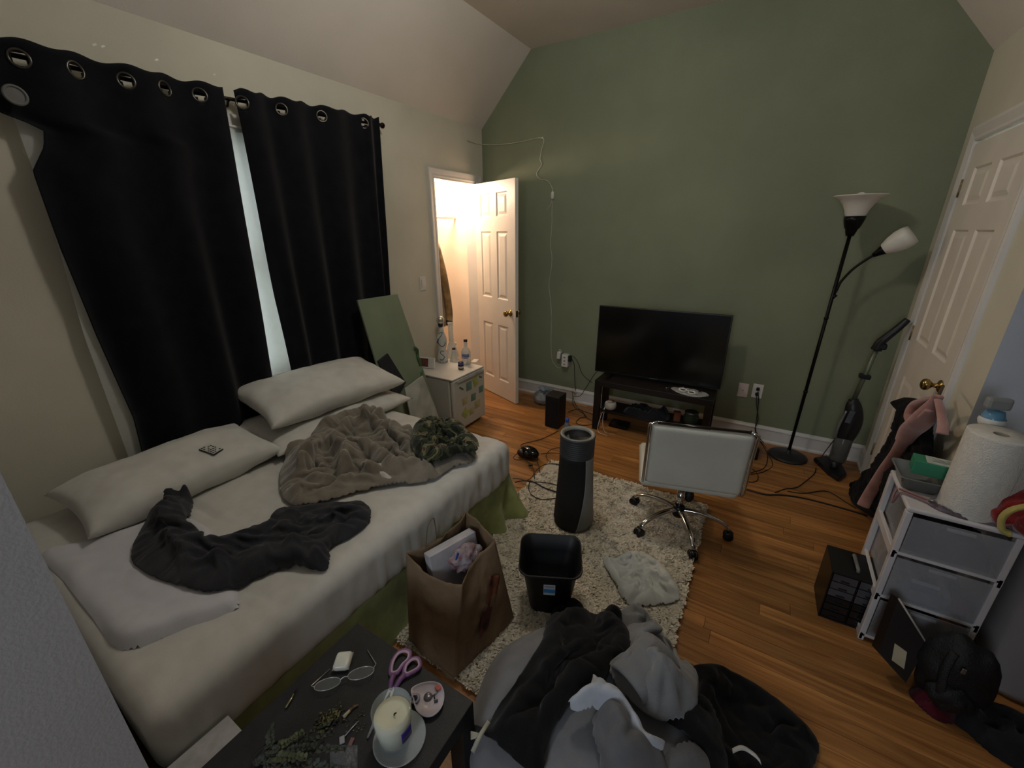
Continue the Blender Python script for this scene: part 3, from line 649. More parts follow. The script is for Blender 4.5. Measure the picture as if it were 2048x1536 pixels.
def run_sims(frames=28):
    cols = {}
    for o, sim in SIMS:
        key = tuple(x.name for x in sim['on'])
        if key not in cols:
            c = bpy.data.collections.new('solver'); S.collection.children.link(c); cols[key] = c
            for x in sim['on']:
                if x.name not in c.objects: c.objects.link(x)
                if 'collide' not in x.modifiers:
                    m = x.modifiers.new('collide', 'COLLISION'); x.collision.thickness_outer = .006; x.collision.cloth_friction = 30; x.collision.damping = .6
        m = o.modifiers.new('c', 'CLOTH'); st = m.settings; st.quality = sim.get('q', 8); st.mass = .25; st.air_damping = 2
        st.tension_stiffness = 12; st.compression_stiffness = 12; st.shear_stiffness = 4; st.bending_stiffness = sim.get('bend', .08); st.tension_damping = 6; st.bending_damping = .5; st.vertex_group_mass = 'rim'; st.pin_stiffness = 1
        k = m.collision_settings; k.collection = cols[key]; k.use_self_collision = True; k.self_distance_min = sim.get('sd', .005); k.self_friction = 8; k.distance_min = .004; k.collision_quality = 2
        m.point_cache.frame_start = 1; m.point_cache.frame_end = frames
    S.frame_start = 1; S.frame_end = frames
    for f in range(1, frames+1): S.frame_set(f)
    dg = bpy.context.evaluated_depsgraph_get()
    new = [bpy.data.meshes.new_from_object(o.evaluated_get(dg)) for o, _ in SIMS]
    for (o, sim), me in zip(SIMS, new):
        o.modifiers.clear(); o.vertex_groups.clear(); old = o.data; o.data = me; bpy.data.meshes.remove(old)
        for p_ in me.polygons: p_.use_smooth = True
        m = o.modifiers.new('s', 'SOLIDIFY'); m.thickness = sim.get('th', .004); m.offset = 1
        m = o.modifiers.new('d', 'SUBSURF'); m.levels = 1; m.render_levels = 1
    for key, c in cols.items():
        for x in list(c.objects):
            if 'collide' in x.modifiers: x.modifiers.remove(x.modifiers['collide'])
        S.collection.children.unlink(c); bpy.data.collections.remove(c)
    S.frame_set(1)
def pxs(pts, base): return [onto(x, y, base) for x, y in pts]
def cushion(c, L_, W_, T_, M, seed=0, pinch=.07, wr=.006, nu=44):
    """A stuffed pillow: two puffed faces meeting in a thin seam, corners drawn out."""
    mb = MB(); c = Vector(c)
    for sd in (1, -1):
        def P(u, v):
            a, b = 2*u-1, 2*v-1
            x = L_/2*a*(1-pinch*(1-b*b)*abs(a)**3); y = W_/2*b*(1-pinch*1.3*(1-a*a)*abs(b)**3)
            q = max(0, (1-abs(a)**2.6)*(1-abs(b)**2.6)); h = T_/2*q**.42
            n_ = mn.noise(Vector((x*7+seed, y*7, sd*2)))*wr*2 + mn.noise(Vector((x*20+seed, y*20, sd)))*wr*.6
            n_ += wr*1.4*math.sin(9*math.atan2(b, a)+seed)*max(0, (a*a+b*b-.9))*q**.3
            return c + M @ Vector((x, y, sd*(h+n_*min(1, q*4))))
        mb.grid(P, nu, nu)
    bmesh.ops.remove_doubles(mb.bm, verts=mb.bm.verts[:], dist=.0008)
    return mb
def rbox(p0, p1, r, res, disp):
    """Rounded soft block with surface displacement."""
    p0, p1 = Vector(p0), Vector(p1); mb = MB(); cache = {}
    def vert(p):
        k = tuple(round(x, 5) for x in p)
        if k not in cache:
            q = Vector(min(max(p[i], p0[i]+r), p1[i]-r) for i in range(3)); d = (p-q)
            d = d.normalized() if d.length > 1e-9 else Vector((0, 0, 1))
            s = q+d*r; s = s + d*disp(s, d); cache[k] = mb.bm.verts.new(s)
        return cache[k]
    sz = p1-p0
    for a in range(3):
        b, c = (a+1) % 3, (a+2) % 3; nb, nc = max(2, int(sz[b]/res)), max(2, int(sz[c]/res))
        def coords(k, n_):                       # tighter rows near the rounded edges
            L_ = sz[k]; return [p0[k]+L_*(i/n_) for i in range(n_+1)]
        cb, cc = coords(b, nb), coords(c, nc)
        for side in (p0[a], p1[a]):
            for i in range(nb):
                for j in range(nc):
                    q = []
                    for di, dj in ((0, 0), (1, 0), (1, 1), (0, 1)):
                        p = Vector((0, 0, 0)); p[a] = side; p[b] = cb[i+di]; p[c] = cc[j+dj]; q.append(vert(p))
                    if len(set(q)) == 4: mb.bm.faces.new(q).smooth = True
    return mb
# ================================================ BED
SHEET = fabric('white_sheet', '#cbc9c2', '#c3c1b9', 600, .15, .85, .1)
PILW = fabric('white_pillow_cotton', '#cecdc6', '#c6c4bc', 600, .15, .85, .1)
BZ = .50
t = thing('bed', 'low bed with a white fitted sheet under the curtained window', 'bed', (-1.78, .93, 0))
MB().b2((-2.46, .10, .03), (-1.13, 1.74, .27), .02).build('box_spring', mat('dark_green_ticking', '#5d6040', .9), t)
def dsh(p, d):
    w1 = mn.noise(Vector((p.x*3, p.y*3, p.z*3)))*.010
    top = max(0, d.z)
    far = max(0, min(1, (p.y-.9)/.7))*max(0, min(1, (p.x+2.0)/.7))
    u = (p.x*.8+p.y*.6); v = (-p.x*.6+p.y*.8)
    f1 = (1-min(1, abs(mn.noise(Vector((u*3.0, v*15, 2))))*3.2))*.011*far
    s1 = (1-min(1, abs(mn.noise(Vector((p.y*16, p.z*3+p.x*2, 5))))*3.0))*.007*(1-top)*(.35+.65*min(1, max(0, (p.y-.3)/.6)))
    mid = math.exp(-((p.x+1.28)/.16)**2)*math.exp(-((p.y-.5)/.22)**2)
    f2 = (1-min(1, abs(mn.noise(Vector((p.x*4+p.y*2, p.y*24-p.x*8, 8))))*3))*.010*mid*top
    g = math.exp(-((p.y-.56-(p.x+2)*.05)/.012)**2)*(-.012)*top*max(0, min(1, (-1.65-p.x)/.2))
    g2 = math.exp(-((p.y-.83)/.009)**2)*(-.008)*top*max(0, min(1, (-1.9-p.x)/.1))
    return w1*.6+f1+s1+f2+g+g2
MATT = rbox((-2.47, .085, .27), (-1.098, 1.765, .505), .055, .016, dsh).build('mattress', SHEET, t, True)
# olive green bed skirt, hanging in loose folds and spilling at the far corner
SK = fabric('pale_olive_skirt', '#98a067', '#838b58', 400, .3)
def skirt(u, v):
    s = u*2.75
    if s < 1.66: x, y, n = -1.115, .11+s, Vector((1, 0, 0))
    elif s < 1.76: a = (s-1.66)/.10*PI/2; x, y, n = -1.165+.05*math.cos(a), 1.77+.05*math.sin(a)-.0, Vector((math.cos(a), math.sin(a), 0))
    else: x, y, n = -1.165-(s-1.76), 1.80, Vector((0, 1, 0))
    z = .285*(1-v)+.004
    fl = math.exp(-((s-1.66)/.19)**2)
    o = .012*math.sin(s*21+2*math.sin(s*5))*(.3+v)+.008*math.sin(s*47)*v + v*v*(.012+.085*fl*(1+.5*math.sin(s*31))) + .03*fl*v*(1-v)*2*math.sin(s*40+v*5)
    o += .05*math.exp(-((s-.95)/.16)**2)*v*v*(1+.6*math.sin(s*60))
    return (x+n.x*max(o, -.004), y+n.y*max(o, -.004), z+.012*fl*math.sin(s*37)**2*v)
MB().grid(skirt, 230, 18).build('bed_skirt', SK, t, True, .002)
_bt = drop([MATT]); bedtop = lambda x, y: max(_bt(x, y), BZ-.02)+.003 if (-2.5 < x < -1.07 and .06 < y < 1.80) else 0
# folded mattress topper
tp = [(-2.13, .13), (-2.03, .30), (-1.96, .48), (-1.72, .52), (-1.45, .46), (-1.26, .39), (-1.265, .35), (-1.32, .24), (-1.385, .135), (-1.6, .13), (-1.9, .13)]
_tp = [(-2.15, .10), (-2.03, .30), (-1.96, .48), (-1.72, .52), (-1.45, .46), (-1.25, .38), (-1.32, .23), (-1.395, .10)]
TOP = cloth('mattress_topper', 'thin white foam topper folded over the near end of the bed', 'topper', tp, lambda x, y: BZ+.004, fabric('topper_cotton', '#cfced2', '#c8c8cc', 500, .15), .038, .014, (), (.004, 4, .5), .001, .0117, 4.0, smooth_outline=3)
# pillows
def rotm(rx, ry, rz): return Matrix.Rotation(rz, 3, 'Z') @ Matrix.Rotation(ry, 3, 'Y') @ Matrix.Rotation(rx, 3, 'X')
def pillow(label, c, L_, W_, T_, M, seed, pinch=.07):
    o = cushion(c, L_, W_, T_, M, seed, pinch).build('pillow', PILW, None, True); tag(o, label, 'pillow', 'white pillows on the bed'); return o
P90 = PI/2
PL1 = pillow('plump white pillow at the left holding the small remote', (-2.205, .61, .585), .77, .43, .18, Matrix.Rotation(math.radians(6), 3, 'Y') @ Matrix.Rotation(P90+.03, 3, 'Z'), 1.3)
PL2 = pillow('lower white pillow flattened under the top one', (-2.22, 1.42, .565), .93, .52, .125, Matrix.Rotation(math.radians(3), 3, 'Y') @ Matrix.Rotation(P90-.03, 3, 'Z'), 5.1)
PL3 = pillow('top white pillow of the stack by the green board', (-2.265, 1.445, .715), .90, .50, .17, Matrix.Rotation(math.radians(11), 3, 'Y') @ Matrix.Rotation(P90-.06, 3, 'Z'), 8.7, .09)
# small remote on the left pillow
p = Vector((-2.235, .775, .716)); _d1 = drop([PL1]); p = onto(423, 901, _d1)+Vector((0, 0, .006))
Mr = Vector((0, 0, 1)).rotation_difference(Vector((_d1(p.x-.03, p.y)-_d1(p.x+.03, p.y), _d1(p.x, p.y-.03)-_d1(p.x, p.y+.03), .06)).normalized()).to_matrix() @ Matrix.Rotation(math.radians(16), 3, 'Z')
t = thing('remote_control', 'small white remote with dark buttons on the left pillow', 'remote', p)
MB().box(p, (.086, .052, .005), Mr, .002).build('case', mat('remote_black_edge', '#151513', .4), t)
MB().box(p+Mr @ Vector((0, 0, .0032)), (.082, .048, .0014), Mr, .0006).build('face', mat('remote_white', '#c2c2b8', .5), t)
bt = MB(); rr = random.Random(5)
for i in range(6):
    for j in range(4):
        if rr.random() < .78: bt.box(p+Mr @ Vector((-.033+i*.013, -.017+j*.0112, .0044)), (.008, .006, .001), Mr)
bt.build('buttons', mat('remote_button', '#2c2d28', .6), t)['kind'] = 'stuff'
# taupe blanket
TAU = fabric('taupe_fleece', '#857e71', '#726b5f', 260, .6, 1, .5)
BT1 = drop([MATT, PL2]); B = bedtop
tau = pxs([(562, 985), (572, 925), (620, 890), (648, 848), (700, 826), (745, 822), (775, 850), (800, 868), (850, 880), (900, 895), (950, 905), (942, 932), (905, 940), (870, 965), (800, 975), (740, 985), (700, 995), (640, 1012), (590, 1018)], BT1)
def R_(pp, w_, h): return (pxs(pp, B), w_, h)
rid = [(a_, w_*1.15, h_*1.5) for a_, w_, h_ in [R_([(650, 882), (668, 858), (705, 845), (745, 838), (772, 852)], .030, .075), R_([(672, 890), (700, 872), (745, 868), (775, 880)], .020, .055), R_([(720, 826), (735, 850), (728, 880)], .016, .04),
       R_([(585, 965), (598, 930), (625, 905), (660, 905), (690, 925), (690, 955)], .028, .07), R_([(600, 945), (625, 930), (640, 945)], .016, .04), R_([(640, 890), (690, 905), (740, 925), (790, 955), (860, 958), (905, 938)], .020, .055),
       R_([(615, 975), (680, 975), (740, 975)], .020, .03), R_([(690, 985), (640, 995), (590, 1000)], .03, .02), R_([(780, 870), (800, 900), (835, 925)], .014, .04), R_([(805, 862), (830, 890), (850, 925), (905, 925)], .016, .035), R_([(760, 885), (775, 905), (815, 940)], .012, .03),
       R_([(700, 935), (720, 950), (760, 962)], .012, .03), R_([(850, 935), (900, 915), (940, 905)], .014, .03)]]
def surf(fn, x0, x1, y0, y1, r=.014):
    nx_, ny_ = int((x1-x0)/r), int((y1-y0)/r)
    return MB().grid(lambda u, v: (x0+(x1-x0)*u, y0+(y1-y0)*v, fn(x0+(x1-x0)*u, y0+(y1-y0)*v)), nx_, ny_).build('solver_block', CAMO0)
CAMO0 = SHEET
SF1 = surf(BT1, -2.4, -1.12, .7, 1.74)
BLK_ = cloth('throw_blanket', 'rumpled taupe fleece blanket in the middle of the bed', 'blanket', tau, lambda x, y: BT1(x, y)+.004, TAU, .030, .03, rid, (.030, 4.6, 1.5), 0, .013, 2.3, sim=dict(on=[SF1], bend=3.0, sd=.009, th=.007), lift=.012)
CAMO = fabric('camouflage_cloth', '#3a3f2c', None, 300, .5, .95, .2)
def _camo():
    m = CAMO; N = m.node_tree.nodes; L = m.node_tree.links; b = N['Principled BSDF']; tc = N.new('ShaderNodeTexCoord')
    n = N.new('ShaderNodeTexNoise'); n.inputs['Scale'].default_value = 13; n.inputs['Detail'].default_value = 1.5; n.inputs['Distortion'].default_value = 1.4; L.new(tc.outputs['Object'], n.inputs[0])
    r = N.new('ShaderNodeValToRGB'); r.color_ramp.interpolation = 'CONSTANT'; e = r.color_ramp.elements
    e[0].position = 0; e[0].color = (*lin('#1d2119'), 1); e[1].position = .42; e[1].color = (*lin('#3a3f2b'), 1)
    for p_, c_ in ((.52, '#23251c'), (.57, '#6f6b4e'), (.66, '#4c3327')): q = e.new(p_); q.color = (*lin(c_), 1)
    L.new(n.outputs[0], r.inputs[0]); L.new(r.outputs[0], b.inputs['Base Color'])
_camo()
B2 = lambda x, y: BZ+.06
CAMB = MB().b2((-2.0, 1.0, BZ-.05), (-1.0, 1.9, BZ+.060)).build('solver_block', CAMO)
cam_o = pxs([(822, 900), (826, 868), (848, 850), (885, 842), (920, 856), (945, 880), (958, 893), (950, 910), (905, 918), (880, 930), (845, 926)], B2)
cloth('camouflage_garment', 'crumpled dark green camouflage garment on the taupe blanket', 'garment', cam_o, lambda x, y: BZ+.068, CAMO, .05, .02, [(pxs([(840, 880), (880, 862), (915, 875)], B2), .04, .05), (pxs([(845, 910), (890, 900), (935, 895)], B2), .03, .03)], (.030, 9, 1.8), 0, .0105, 7.7, sim=dict(on=[CAMB], bend=.06, sd=.006, th=.004))
# charcoal hoodie
HOOD = fabric('charcoal_fleece', '#38393d', '#303135', 300, .5, 1, .15)
B3 = drop([MATT, TOP, PL1])
ho = pxs([(264, 1105), (280, 1070), (330, 1018), (360, 992), (381, 993), (390, 1012), (376, 1045), (377, 1080), (405, 1096), (440, 1086), (500, 1064), (540, 1052), (550, 1033), (585, 1018), (640, 1012), (690, 1008), (722, 1005), (743, 1022), (740, 1050), (700, 1082), (664, 1100), (664, 1132), (644, 1150), (600, 1140), (560, 1146), (500, 1172), (440, 1188), (385, 1186), (310, 1160), (268, 1135)], B3)
def R3(pp, w_, h): return (pxs(pp, B3), w_, h)
rid = [R3([(355, 1005), (330, 1050), (310, 1100), (350, 1145)], .055, .05), R3([(400, 1130), (480, 1100), (560, 1075)], .03, .03), R3([(400, 1165), (500, 1150), (580, 1120)], .04, .035),
       R3([(575, 1035), (590, 1090), (600, 1130)], .03, .045), R3([(600, 1030), (660, 1040), (730, 1030)], .035, .04), R3([(640, 1070), (620, 1100), (650, 1130)], .02, .04), R3([(470, 1115), (560, 1100)], .014, -.03), R3([(480, 1085), (545, 1075)], .010, -.02)]
BT3 = drop([MATT, TOP, PL1])
SF3 = surf(BT3, -2.4, -1.12, .12, 1.3)
cloth('hooded_sweatshirt', 'dark charcoal fleece sweatshirt sprawled across the near half of the bed', 'sweatshirt', ho, lambda x, y: BT3(x, y)+.003, HOOD, .045, .028, rid, (.022, 5, 1.3), 0, .0125, 5.5, sim=dict(on=[SF3], bend=1.5, sd=.009, th=.006))
wb = pxs([(748, 940), (757, 922), (768, 930), (774, 946), (786, 956), (770, 958)], lambda x, y: BZ+.05)
cloth('white_cloth', 'small bit of white cloth poking out of the taupe blanket folds', 'cloth', wb, lambda x, y: BZ+.045, SHEET, .016, .01, (), (.008, 14, 1), .001, .007, 9.1)
# ================================================ ALONG THE GREEN WALL
WOODB = mat('black_brown_laminate', '#17120f', .45, 0, 14, .2, .05, 60)
t = thing('tv_stand', 'low black brown television bench with an open shelf', 'tv stand', (-.66, 3.26, 0))
sx0, sx1, sy0, sy1 = -1.112, -.208, 3.13, 3.39
MB().b2((sx0, sy0, .40), (sx1, sy1, .45), .003).build('bench_top', WOODB, t)
for x in (sx0, sx1-.05):
    for y in (sy0, sy1-.05): MB().b2((x, y, 0), (x+.05, y+.05, .40), .002).build('leg', WOODB, t)
MB().b2((sx0+.05, sy0+.02, .165), (sx1-.05, sy1-.005, .185), .002).build('shelf', WOODB, t)
t = thing('television', 'large flat black television standing on the black bench', 'television', (-.68, 3.30, .45))
a, b_ = ay(1200, 611, 3.29), ay(1469, 634, 3.33); xa, xb = -1.176, -.186; yaw = math.atan2(.05, .99)
Rt = Matrix.Rotation(yaw, 3, 'Z') @ Matrix.Rotation(math.radians(-1.5), 3, 'X'); c = Vector((-.681, 3.31, .758))
MB().box(c+Rt @ Vector((0, .012, 0)), (.985, .022, .565), Rt, .004).box(c+Rt @ Vector((0, .034, -.08)), (.62, .04, .30), Rt, .012).build('housing', BLACKP, t)
MB().box(c+Rt @ Vector((0, -.0002, .004)), (.965, .003, .54), Rt).build('screen', mat('black_screen_glass', '#050506', .16, 0, 3, .1, spec=.6), t)
MB().box(c+Rt @ Vector((0, -.002, -.2745)), (.06, .002, .006), Rt).build('maker_badge', mat('dull_silver', '#5a5a5c', .4, .5), t)
for x in (-.36, .36):
    MB().poly([c+Rt @ Vector((x-.012, y_, z_)) for y_, z_ in ((.02, -.28), (-.085, -.300), (-.085, -.306), (.07, -.306), (.07, -.300))], Rt @ Vector((.024, 0, 0))).build('foot', BLACKP, t)
t = thing('smart_speaker', 'round white fabric puck speaker at the left of the bench shelf', 'speaker', ay(1223, 815, 3.20))
q = Vector((-.985, 3.205, .185))
MB().lathe([(0, 0), (.030, 0), (.044, .010), (.049, .026), (.049, .045), (.045, .060), (.036, .068), (0, .070)], q, 32).build('body', mat('white_knit_plastic', '#c9c7bd', .8, 0, 200, .1, .4, 500), t)
MB().lathe([(.0, .0705), (.030, .070), (.034, .0705), (.0, .0712)], q, 28).build('top_ring', mat('pinkish_top', '#a5978c', .5), t)
MB().tube([q+Vector((-.045, -.01, .01)), (-1.035, 3.15, .165), (-1.05, 3.11, .05), (-1.035, 3.09, .004), (-.99, 3.07, .004), (-.95, 3.06, .004)], .0022, 6, smooth_n=6).tube([q+Vector((-.045, -.01, .014)), (-1.02, 3.15, .17), (-1.015, 3.12, .09), (-.985, 3.115, .004), (-.9, 3.12, .004)], .0022, 6, smooth_n=6).build('white_cord', WHITEP, t)
BAGF = fabric('black_nylon', '#15161a', None, 300, .4, .7)
flat = lambda x, y: .185
cloth('cable_pouch', 'crumpled black pouch with cables on the bench shelf', 'pouch', [(-.84, 3.16), (-.60, 3.155), (-.52, 3.2), (-.52, 3.33), (-.62, 3.37), (-.80, 3.36), (-.87, 3.28)], flat, BAGF, .03, .02, [([(-.62, 3.2), (-.55, 3.3)], .04, .045), ([(-.8, 3.3), (-.7, 3.35)], .03, .02)], (.02, 12, 1.5), .002, .011, 3.3)
t = thing('glass_jar', 'dark green glass jar at the right end of the bench shelf', 'jar', (-.36, 3.25, .185))
MB().lathe([(0, 0), (.045, 0), (.055, .01), (.056, .07), (.048, .09), (.044, .10), (.040, .10), (.044, .09), (.051, .07), (.050, .012), (0, .006)], (-.35, 3.24, .185), 28).build('jar_body', mat('smoky_green_glass', '#5e7468', .08, 0, 5, 0, trans=.8, ior=1.3), t)
MB().lathe([(.0, .105), (.05, .105), (.05, .092), (.046, .092)], (-.35, 3.24, .185), 28).build('jar_rim', mat('dull_silver', '#5a5a5c', .4), t)
tag(MB().box((-.455, 3.25, .225), (.05, .05, .08), Matrix.Rotation(.3, 3, 'Z'), .004).build('carton', mat('brown_card', '#7a4a30', .7), None), 'small brown carton beside the glass jar on the bench shelf', 'box')
tag(MB().b2((-1.0, 3.24, 0), (-.84, 3.36, .035), .006).build('set_top_box', BLACKM, None), 'flat black box on the floor under the bench shelf', 'electronics')
t = thing('sunglasses', 'white framed sunglasses lying on clear film on the bench in front of the television', 'sunglasses', (-.40, 3.20, .45))
for dx, dy in ((-.033, .012), (.033, -.012)):
    c0 = Vector((-.40+dx, 3.20+dy, .466))
    MB().tube([c0+Vector((.025*math.cos(a), .018*math.sin(a), .004*math.sin(a))) for a in [i*PI/8 for i in range(16)]], .005, 8, closed=True).build('frame', mat('white_frame', '#dcdcd6', .3), t)
    MB().lathe([(0, 0), (.024, 0), (.024, .001), (0, .0012)], c0+Vector((0, 0, 0)), 20, None, sy=.72).build('lens', mat('smoke_lens', '#38383a', .2), t)
MB().tube([(-.46, 3.222, .465), (-.468, 3.25, .462), (-.44, 3.30, .456)], .003, 6, smooth_n=4).tube([(-.342, 3.178, .465), (-.33, 3.20, .462), (-.335, 3.26, .456)], .003, 6, smooth_n=4).tube([(-.412, 3.206, .468), (-.40, 3.203, .472), (-.388, 3.196, .468)], .003, 6).build('temple', MC['white_frame'], t)
FILM = mat('clear_film', '#d6dad8', .18, 0, 5, .0, alpha=.35, bump=.5, bscale=14)
cloth('plastic_film', 'clear crinkled plastic film under the white sunglasses on the bench', 'plastic film', [(-.53, 3.25), (-.47, 3.17), (-.36, 3.135), (-.28, 3.17), (-.25, 3.24), (-.34, 3.30), (-.46, 3.29)], lambda x, y: .4505, FILM, .003, .01, (), (.006, 18, 1), .001, .009, 6.2)
MB().box((-.55, 3.225, .455), (.025, .012, .01), Matrix.Rotation(.5, 3, 'Z'), .003).build('silver_clip', CHROME, None); tag(bpy.data.objects['silver_clip'], 'tiny silver clip left of the sunglasses on the bench', 'clip')
# wall tap with chargers and its black cords
CB = mat('black_cable_rubber', '#15120f', .5)
t = thing('outlet_adapter', 'white multi plug adapter on the green wall left of the television', 'adapter', (-1.59, YB, .42))
q = Vector((-1.588, 3.592, .425))
MB().box(q, (.066, .056, .125), None, .006).build('adapter_body', WHITEP, t)
for z in (.035, 0, -.035): MB().box(q+Vector((-.002, -.0285, z)), (.018, .002, .014)).build('socket', mat('socket_slots', '#8d8a80', .6), t)
MB().box(q+Vector((-.068, -.01, .045)), (.036, .034, .075), Matrix.Rotation(.08, 3, 'Y'), .008).build('charger', WHITEP, t)
MB().tube([q+Vector((-.068, -.01, .082)), q+Vector((-.062, -.02, .105)), q+Vector((-.045, -.02, .10)), q+Vector((-.038, -.02, .07))], .0022, 6, smooth_n=5).build('charger_wire', WHITEP, t)
for z in (.04, .008): MB().box(q+Vector((.046, -.005, z)), (.03, .028, .026), None, .005).build('black_plug', BLACKM, t)
def cable(label, pts, r=.0028, name='cable', mt=None):
    o = MB().tube(pts, r, 6, smooth_n=6).build(name, mt or CB); return tag(o, label, 'cable', 'loose black cables')
def F(pp, z=.004): return [az(x, y, z) for x, y in pp]
def Wl(pp, y=YB-.015): return [ay(x, yy, y) for x, yy in pp]
cable('black cord dropping from the white adapter to the floor behind the black bench', Wl([(1143, 717), (1148, 728), (1149, 745), (1150, 770), (1152, 788)])+[Vector((-1.49, 3.56, .12)), Vector((-1.44, 3.52, .03)), Vector((-1.36, 3.45, .006))]+F([(1178, 826), (1186, 829)]))
cable('black cord sagging from the adapter towards the television', Wl([(1143, 711), (1150, 716), (1157, 727), (1163, 745), (1172, 756), (1184, 765)]), .002)
cable('black cord from behind the television looping down to the floor', [Vector((-1.16, 3.45, .46)), ay(1190, 747, 3.5), ay(1172, 775, 3.53), ay(1160, 792, 3.55), Vector((-1.47, 3.54, .08)), Vector((-1.43, 3.48, .01))]+F([(1172, 832), (1160, 836), (1152, 845), (1162, 850), (1176, 850), (1186, 848)]))
cable('short loop of black cord between the speaker and the bench', F([(1137, 824), (1150, 819), (1163, 821), (1170, 832), (1180, 840), (1186, 843)]))
# black speaker, plastic ball, water bottle
t = thing('bookshelf_speaker', 'black box speaker standing on the floor left of the bench', 'speaker', (-1.415, 3.03, 0))
MB().b2((-1.484, 2.962, .004), (-1.352, 3.105, .297), .004).build('cabinet', mat('black_ash_veneer', '#16100e', .55, 0, 20, .2, .1, 120), t)
MB().b2((-1.480, 2.954, .010), (-1.356, 2.964, .291), .004).build('grille', fabric('black_grille_cloth', '#0f0c0d', None, 900, .6), t)
for a in ((-1.47, 2.98), (-1.37, 2.98), (-1.47, 3.09), (-1.37, 3.09)): MB().lathe([(0, 0), (.008, 0), (.008, .005), (0, .005)], (a[0], a[1], 0), 10).build('foot', BLACKM, t)
t = thing('plastic_bag', 'clear crumpled plastic bag ball on the floor by the open door', 'bag', (-1.74, 3.36, 0))
def pb(u, v):
    a, b = 2*PI*u, PI*v; r = .085*(1+.10*mn.noise(Vector((math.cos(a)*3*math.sin(b), math.sin(a)*3*math.sin(b), math.cos(b)*3))) + .05*mn.noise(Vector((a*2, b*6, 1)))*(1 if .1 < u < .9 else 0))
    return (-1.735+r*math.sin(b)*math.cos(a)*1.12, 3.40+r*math.sin(b)*math.sin(a)*.9, .072-r*.82*math.cos(b))
MB().grid(pb, 40, 24, closeu=True).build('bag_body', mat('shiny_clear_plastic', '#b9c4cc', .12, .1, 9, .3, .5, 30, trans=.5, ior=1.2), t, True)
MB().grid(lambda u, v: (-1.70+.05*math.cos(2*PI*u)*(1+.3*math.sin(9*u*PI))*(.35+v), 3.39+.04*math.sin(2*PI*u)*(.35+v), .135+.035*v+.008*math.sin(u*31)), 40, 5, closeu=True).build('gathered_neck', mat('bluish_plastic', '#8795a8', .2, 0, 12, .3, .4, 40, trans=.35, ior=1.2), t, True)
q = Vector((-1.215, 2.83, 0))
t = thing('water_bottle', 'small water bottle with a blue cap standing behind the air purifier', 'bottle', q)
MB().lathe([(0, .004), (.026, 0), (.030, .006), (.030, .02), (.028, .03), (.030, .04), (.030, .10), (.027, .12), (.018, .145), (.013, .155), (.013, .17), (0, .17)], q, 24).build('bottle_body', mat('bluish_pet', '#9fb6cc', .08, 0, 5, .1, trans=.75, ior=1.25), t)
MB().lathe([(.0305, .055), (.0305, .10)], q, 24).build('label', mat('blue_label', '#5a78b0', .5, col2='#b9c4d6', nscale=40), t, True, .0006)
MB().lathe([(0, .165), (.0155, .165), (.0165, .17), (.0165, .188), (.014, .192), (0, .192)], q, 24).build('cap', mat('royal_blue_cap', '#2f46a0', .35), t)
# floor lamp
LM = mat('black_lamp_metal', '#0f0f10', .35, .6)
t = thing('floor_lamp', 'tall black floor lamp with an upturned bowl shade and a side reading light', 'floor lamp', (.33, 3.43, 0))
bx, by = .335, 3.435
LMX = Matrix.Translation((bx, by, 0)) @ Matrix(((1, 0, .019, 0), (0, 1, 0, 0), (0, 0, 1.0, 0), (0, 0, 0, 1))) @ Matrix.Translation((-bx, -by, 0))
_b0 = MB.build
def _lean(s_, *a, **k): s_.bm.transform(LMX); return _b0(s_, *a, **k)
MB.build = _lean
MB().lathe([(0, 0), (.120, 0), (.127, .006), (.126, .014), (.110, .022), (.03, .030), (.014, .036), (.013, .06), (0, .06)], (bx, by, 0), 48).build('base', mat('dark_grey_lamp_base', '#2a2a2c', .5, .2, 30, .15, .1, 100), t)
MB().tube([(bx, by, .03), (bx, by, 1.60)], .0105, 14).lathe([(.0105, 0), (.0135, .003), (.0135, .015), (.0105, .018)], (bx, by, .52), 16).lathe([(.0105, 0), (.0135, .003), (.0135, .015), (.0105, .018)], (bx, by, 1.05), 16).build('pole', LM, t)
MB().lathe([(0, 1.575), (.020, 1.575), (.028, 1.60), (.032, 1.615), (.040, 1.625), (.052, 1.665), (.056, 1.69), (.05, 1.69), (0, 1.68)], (bx, by, 0), 32).build('shade_cup', LM, t)
OP = mat('frosted_opal_glass', '#cfccc2', .35, 0, 6, .03, sss=.15)
MB().lathe([(.050, 1.690), (.054, 1.70), (.062, 1.725), (.077, 1.755), (.102, 1.785), (.132, 1.802), (.136, 1.806), (.132, 1.809), (.100, 1.791), (.074, 1.760), (.059, 1.729), (.049, 1.70)], (bx, by, 0), 56).build('bowl_shade', OP, t)
MB().ball((bx, by, 1.795), .030, 20, 12).lathe([(.014, 1.70), (.015, 1.75), (.020, 1.775)], (bx, by, 0), 16).build('bulb', mat('white_bulb', '#d8d6cc', .3), t)
arm = [(bx, by, 1.205), (bx+.012, by-.006, 1.245), (bx+.022, by-.006, 1.30), (bx+.06, by-.012, 1.375), (bx+.105, by-.02, 1.43), (bx+.145, by-.03, 1.47)]
MB().tube(arm, .0075, 10, smooth_n=6).tube([(bx, by, 1.19), (bx+.018, by-.003, 1.215)], .010, 10).build('gooseneck_arm', LM, t)
dirv = Vector((.115, -.03, .10)).normalized(); o0 = Vector(arm[-1]); xx = dirv.cross(Vector((0, 1, 0))).normalized(); yy = dirv.cross(xx); Ms = Matrix((xx, yy, dirv)).transposed()
MB().lathe([(0, -.01), (.012, -.01), (.018, .01), (.032, .05), (.030, .055), (0, .05)], o0, 24, Ms).build('socket_cone', LM, t)
